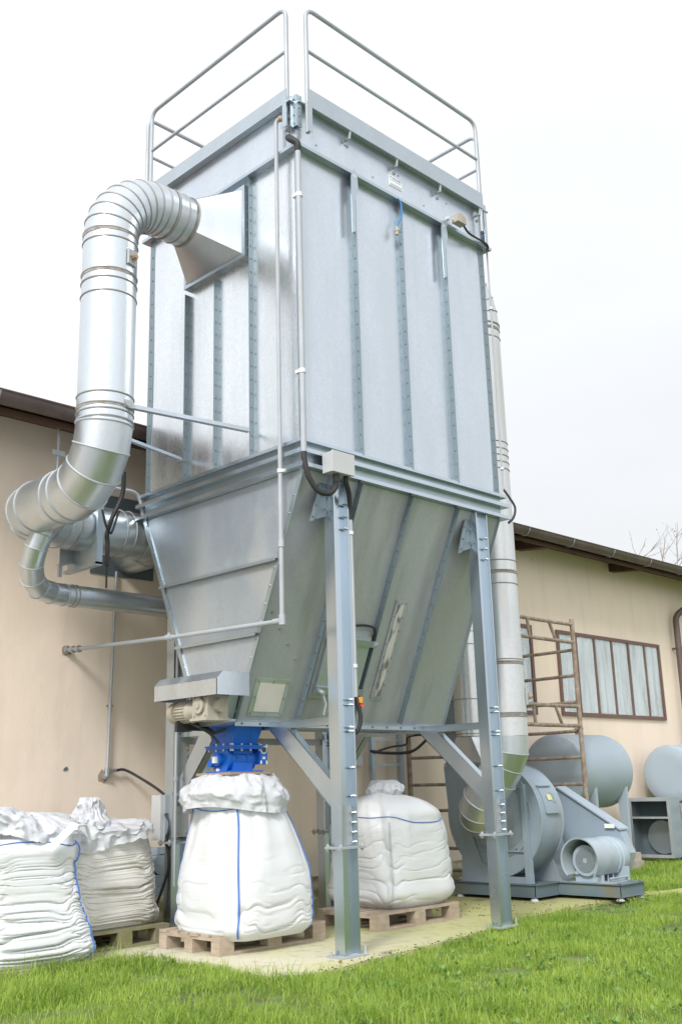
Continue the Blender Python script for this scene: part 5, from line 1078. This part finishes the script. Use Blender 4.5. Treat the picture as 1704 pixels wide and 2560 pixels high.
def grass_obj(name,sets,label,cat,mat):
    Vs=[];I=[];n0=0
    for V,i in sets:Vs.append(V);I.append(i+n0);n0+=len(V)
    V=np.vstack(Vs);i=np.concatenate(I);q=np.stack([i,i+1,i+3,i+2],1);t=np.stack([i+2,i+3,i+4],1)
    me=bpy.data.meshes.new(name);me.vertices.add(len(V));me.vertices.foreach_set('co',V.astype(np.float32).ravel())
    nl=len(q)*4+len(t)*3;me.loops.add(nl);me.loops.foreach_set('vertex_index',np.concatenate([q.ravel(),t.ravel()]).astype(np.int32))
    me.polygons.add(len(q)+len(t));me.polygons.foreach_set('loop_start',np.concatenate([np.arange(len(q))*4,len(q)*4+np.arange(len(t))*3]).astype(np.int32))
    me.update(calc_edges=True);me.validate();me.materials.append(mat);o=link(bpy.data.objects.new(name,me));o['kind']='stuff';o['label']=label;o['category']=cat;return o
vis=lambda x,y:(np.abs((x-CC[0])*.707-(y-CC[1])*.707)<.42*((x-CC[0])*.707+(y-CC[1])*.707)+.6)
S1=blades(300000,(-4.5,6.5),(-4.0,1.7),.03,.08,.0035,.0065,vis)
S2=blades(120000,(4.5,13),(-4.5,2.6),.05,.12,.005,.010,vis)
# longer tufts by the slab edge and here and there
S3=blades(42000,(-4.5,6.5),(-4.0,1.7),.08,.16,.0035,.0055,lambda x,y:vis(x,y)&(((np.interp(x,EX,EY)-y<.22)&(rng.random(len(x))<.5))|(vnoise(x*1.7,y*1.7,8)>.40)|((x<0)&(y>-.9)&(rng.random(len(x))<.45))))
grass_obj('lawn_grass',[S1,S2,S3],'short bright green grass with longer tufts along the slab edge','grass',m_grass)
# broad leaved weeds
def weeds(N_):
    Vs=[];F=[];n0=0;m=MB()
    x=rng.uniform(-4.2,6,N_);y=rng.uniform(-3.6,1.5,N_);k=in_lawn(x,y)&vis(x,y)&((vnoise(x*1.1+3,y*1.1,6)>.18));x,y=x[k],y[k]
    for a,b in zip(x,y):
        nn=random.randint(4,8);s_=random.uniform(.02,.05)
        for i in range(nn):
            t=random.uniform(0,6.28);e=random.uniform(.3,1.1);d=np.array([math.cos(t)*math.cos(e),math.sin(t)*math.cos(e),math.sin(e)]);sd_=np.array([-math.sin(t),math.cos(t),0]);p=np.array([a,b,-.02+random.uniform(0,.03)])
            m.add([p,p+d*s_*.5+sd_*s_*.28,p+d*s_,p+d*s_*.5-sd_*s_*.28],[(0,1,2,3)])
    return m
wm=weeds(1700);wo=struct('broadleaf_weeds',wm,grassmat('weed_leaf',(.18,.32,.07),(.26,.42,.11),(.32,.46,.17)),'stuff','low broad leaved weeds scattered through the lawn','weeds')
m=MB()
for k in range(22):
    x=random.uniform(-.3,5);y=float(np.interp(x,EX,EY))-random.uniform(-.12,.5);s_=random.uniform(.015,.035);t=random.uniform(0,6.28);z=random.uniform(.004,.03)
    m.add([(x,y,z),(x+s_*math.cos(t),y+s_*math.sin(t),z+.006),(x+s_*1.2*math.cos(t+.7),y+s_*1.2*math.sin(t+.7),z+.014),(x+s_*math.cos(t+1.4),y+s_*math.sin(t+1.4),z+.004)],[(0,1,2,3)])
struct('fallen_leaves',m,m_brown,'stuff','small brown fallen leaves along the slab edge','leaves')

m=MB()
for k in range(650):
    if k%5<3:
        x=random.uniform(-.6,5.3);y=float(np.interp(x,EX,EY))+random.gauss(.0,.05)
    else:
        x=random.uniform(2.6,5.2);y=random.gauss(1.0,.45) if x<3.95 else random.gauss(.12,.08)
    c=np.array([x,y,.002]);q=random.uniform(.003,.011);a=random.uniform(0,6.28);d1=np.array([math.cos(a),math.sin(a),0])*q;d2=np.array([-math.sin(a),math.cos(a),0])*q*random.uniform(.5,1)
    m.add([c-d1,c-d2,c+d1,c+d2,c+(0,0,q*.8)],[(0,1,4),(1,2,4),(2,3,4),(3,0,4)])
struct('soil_crumbs',m,paint('dark_soil',(.075,.055,.035),1,(.14,.11,.07),.6,scale=20),'stuff','dark soil crumbs scattered along the slab edge and by the fan','soil')
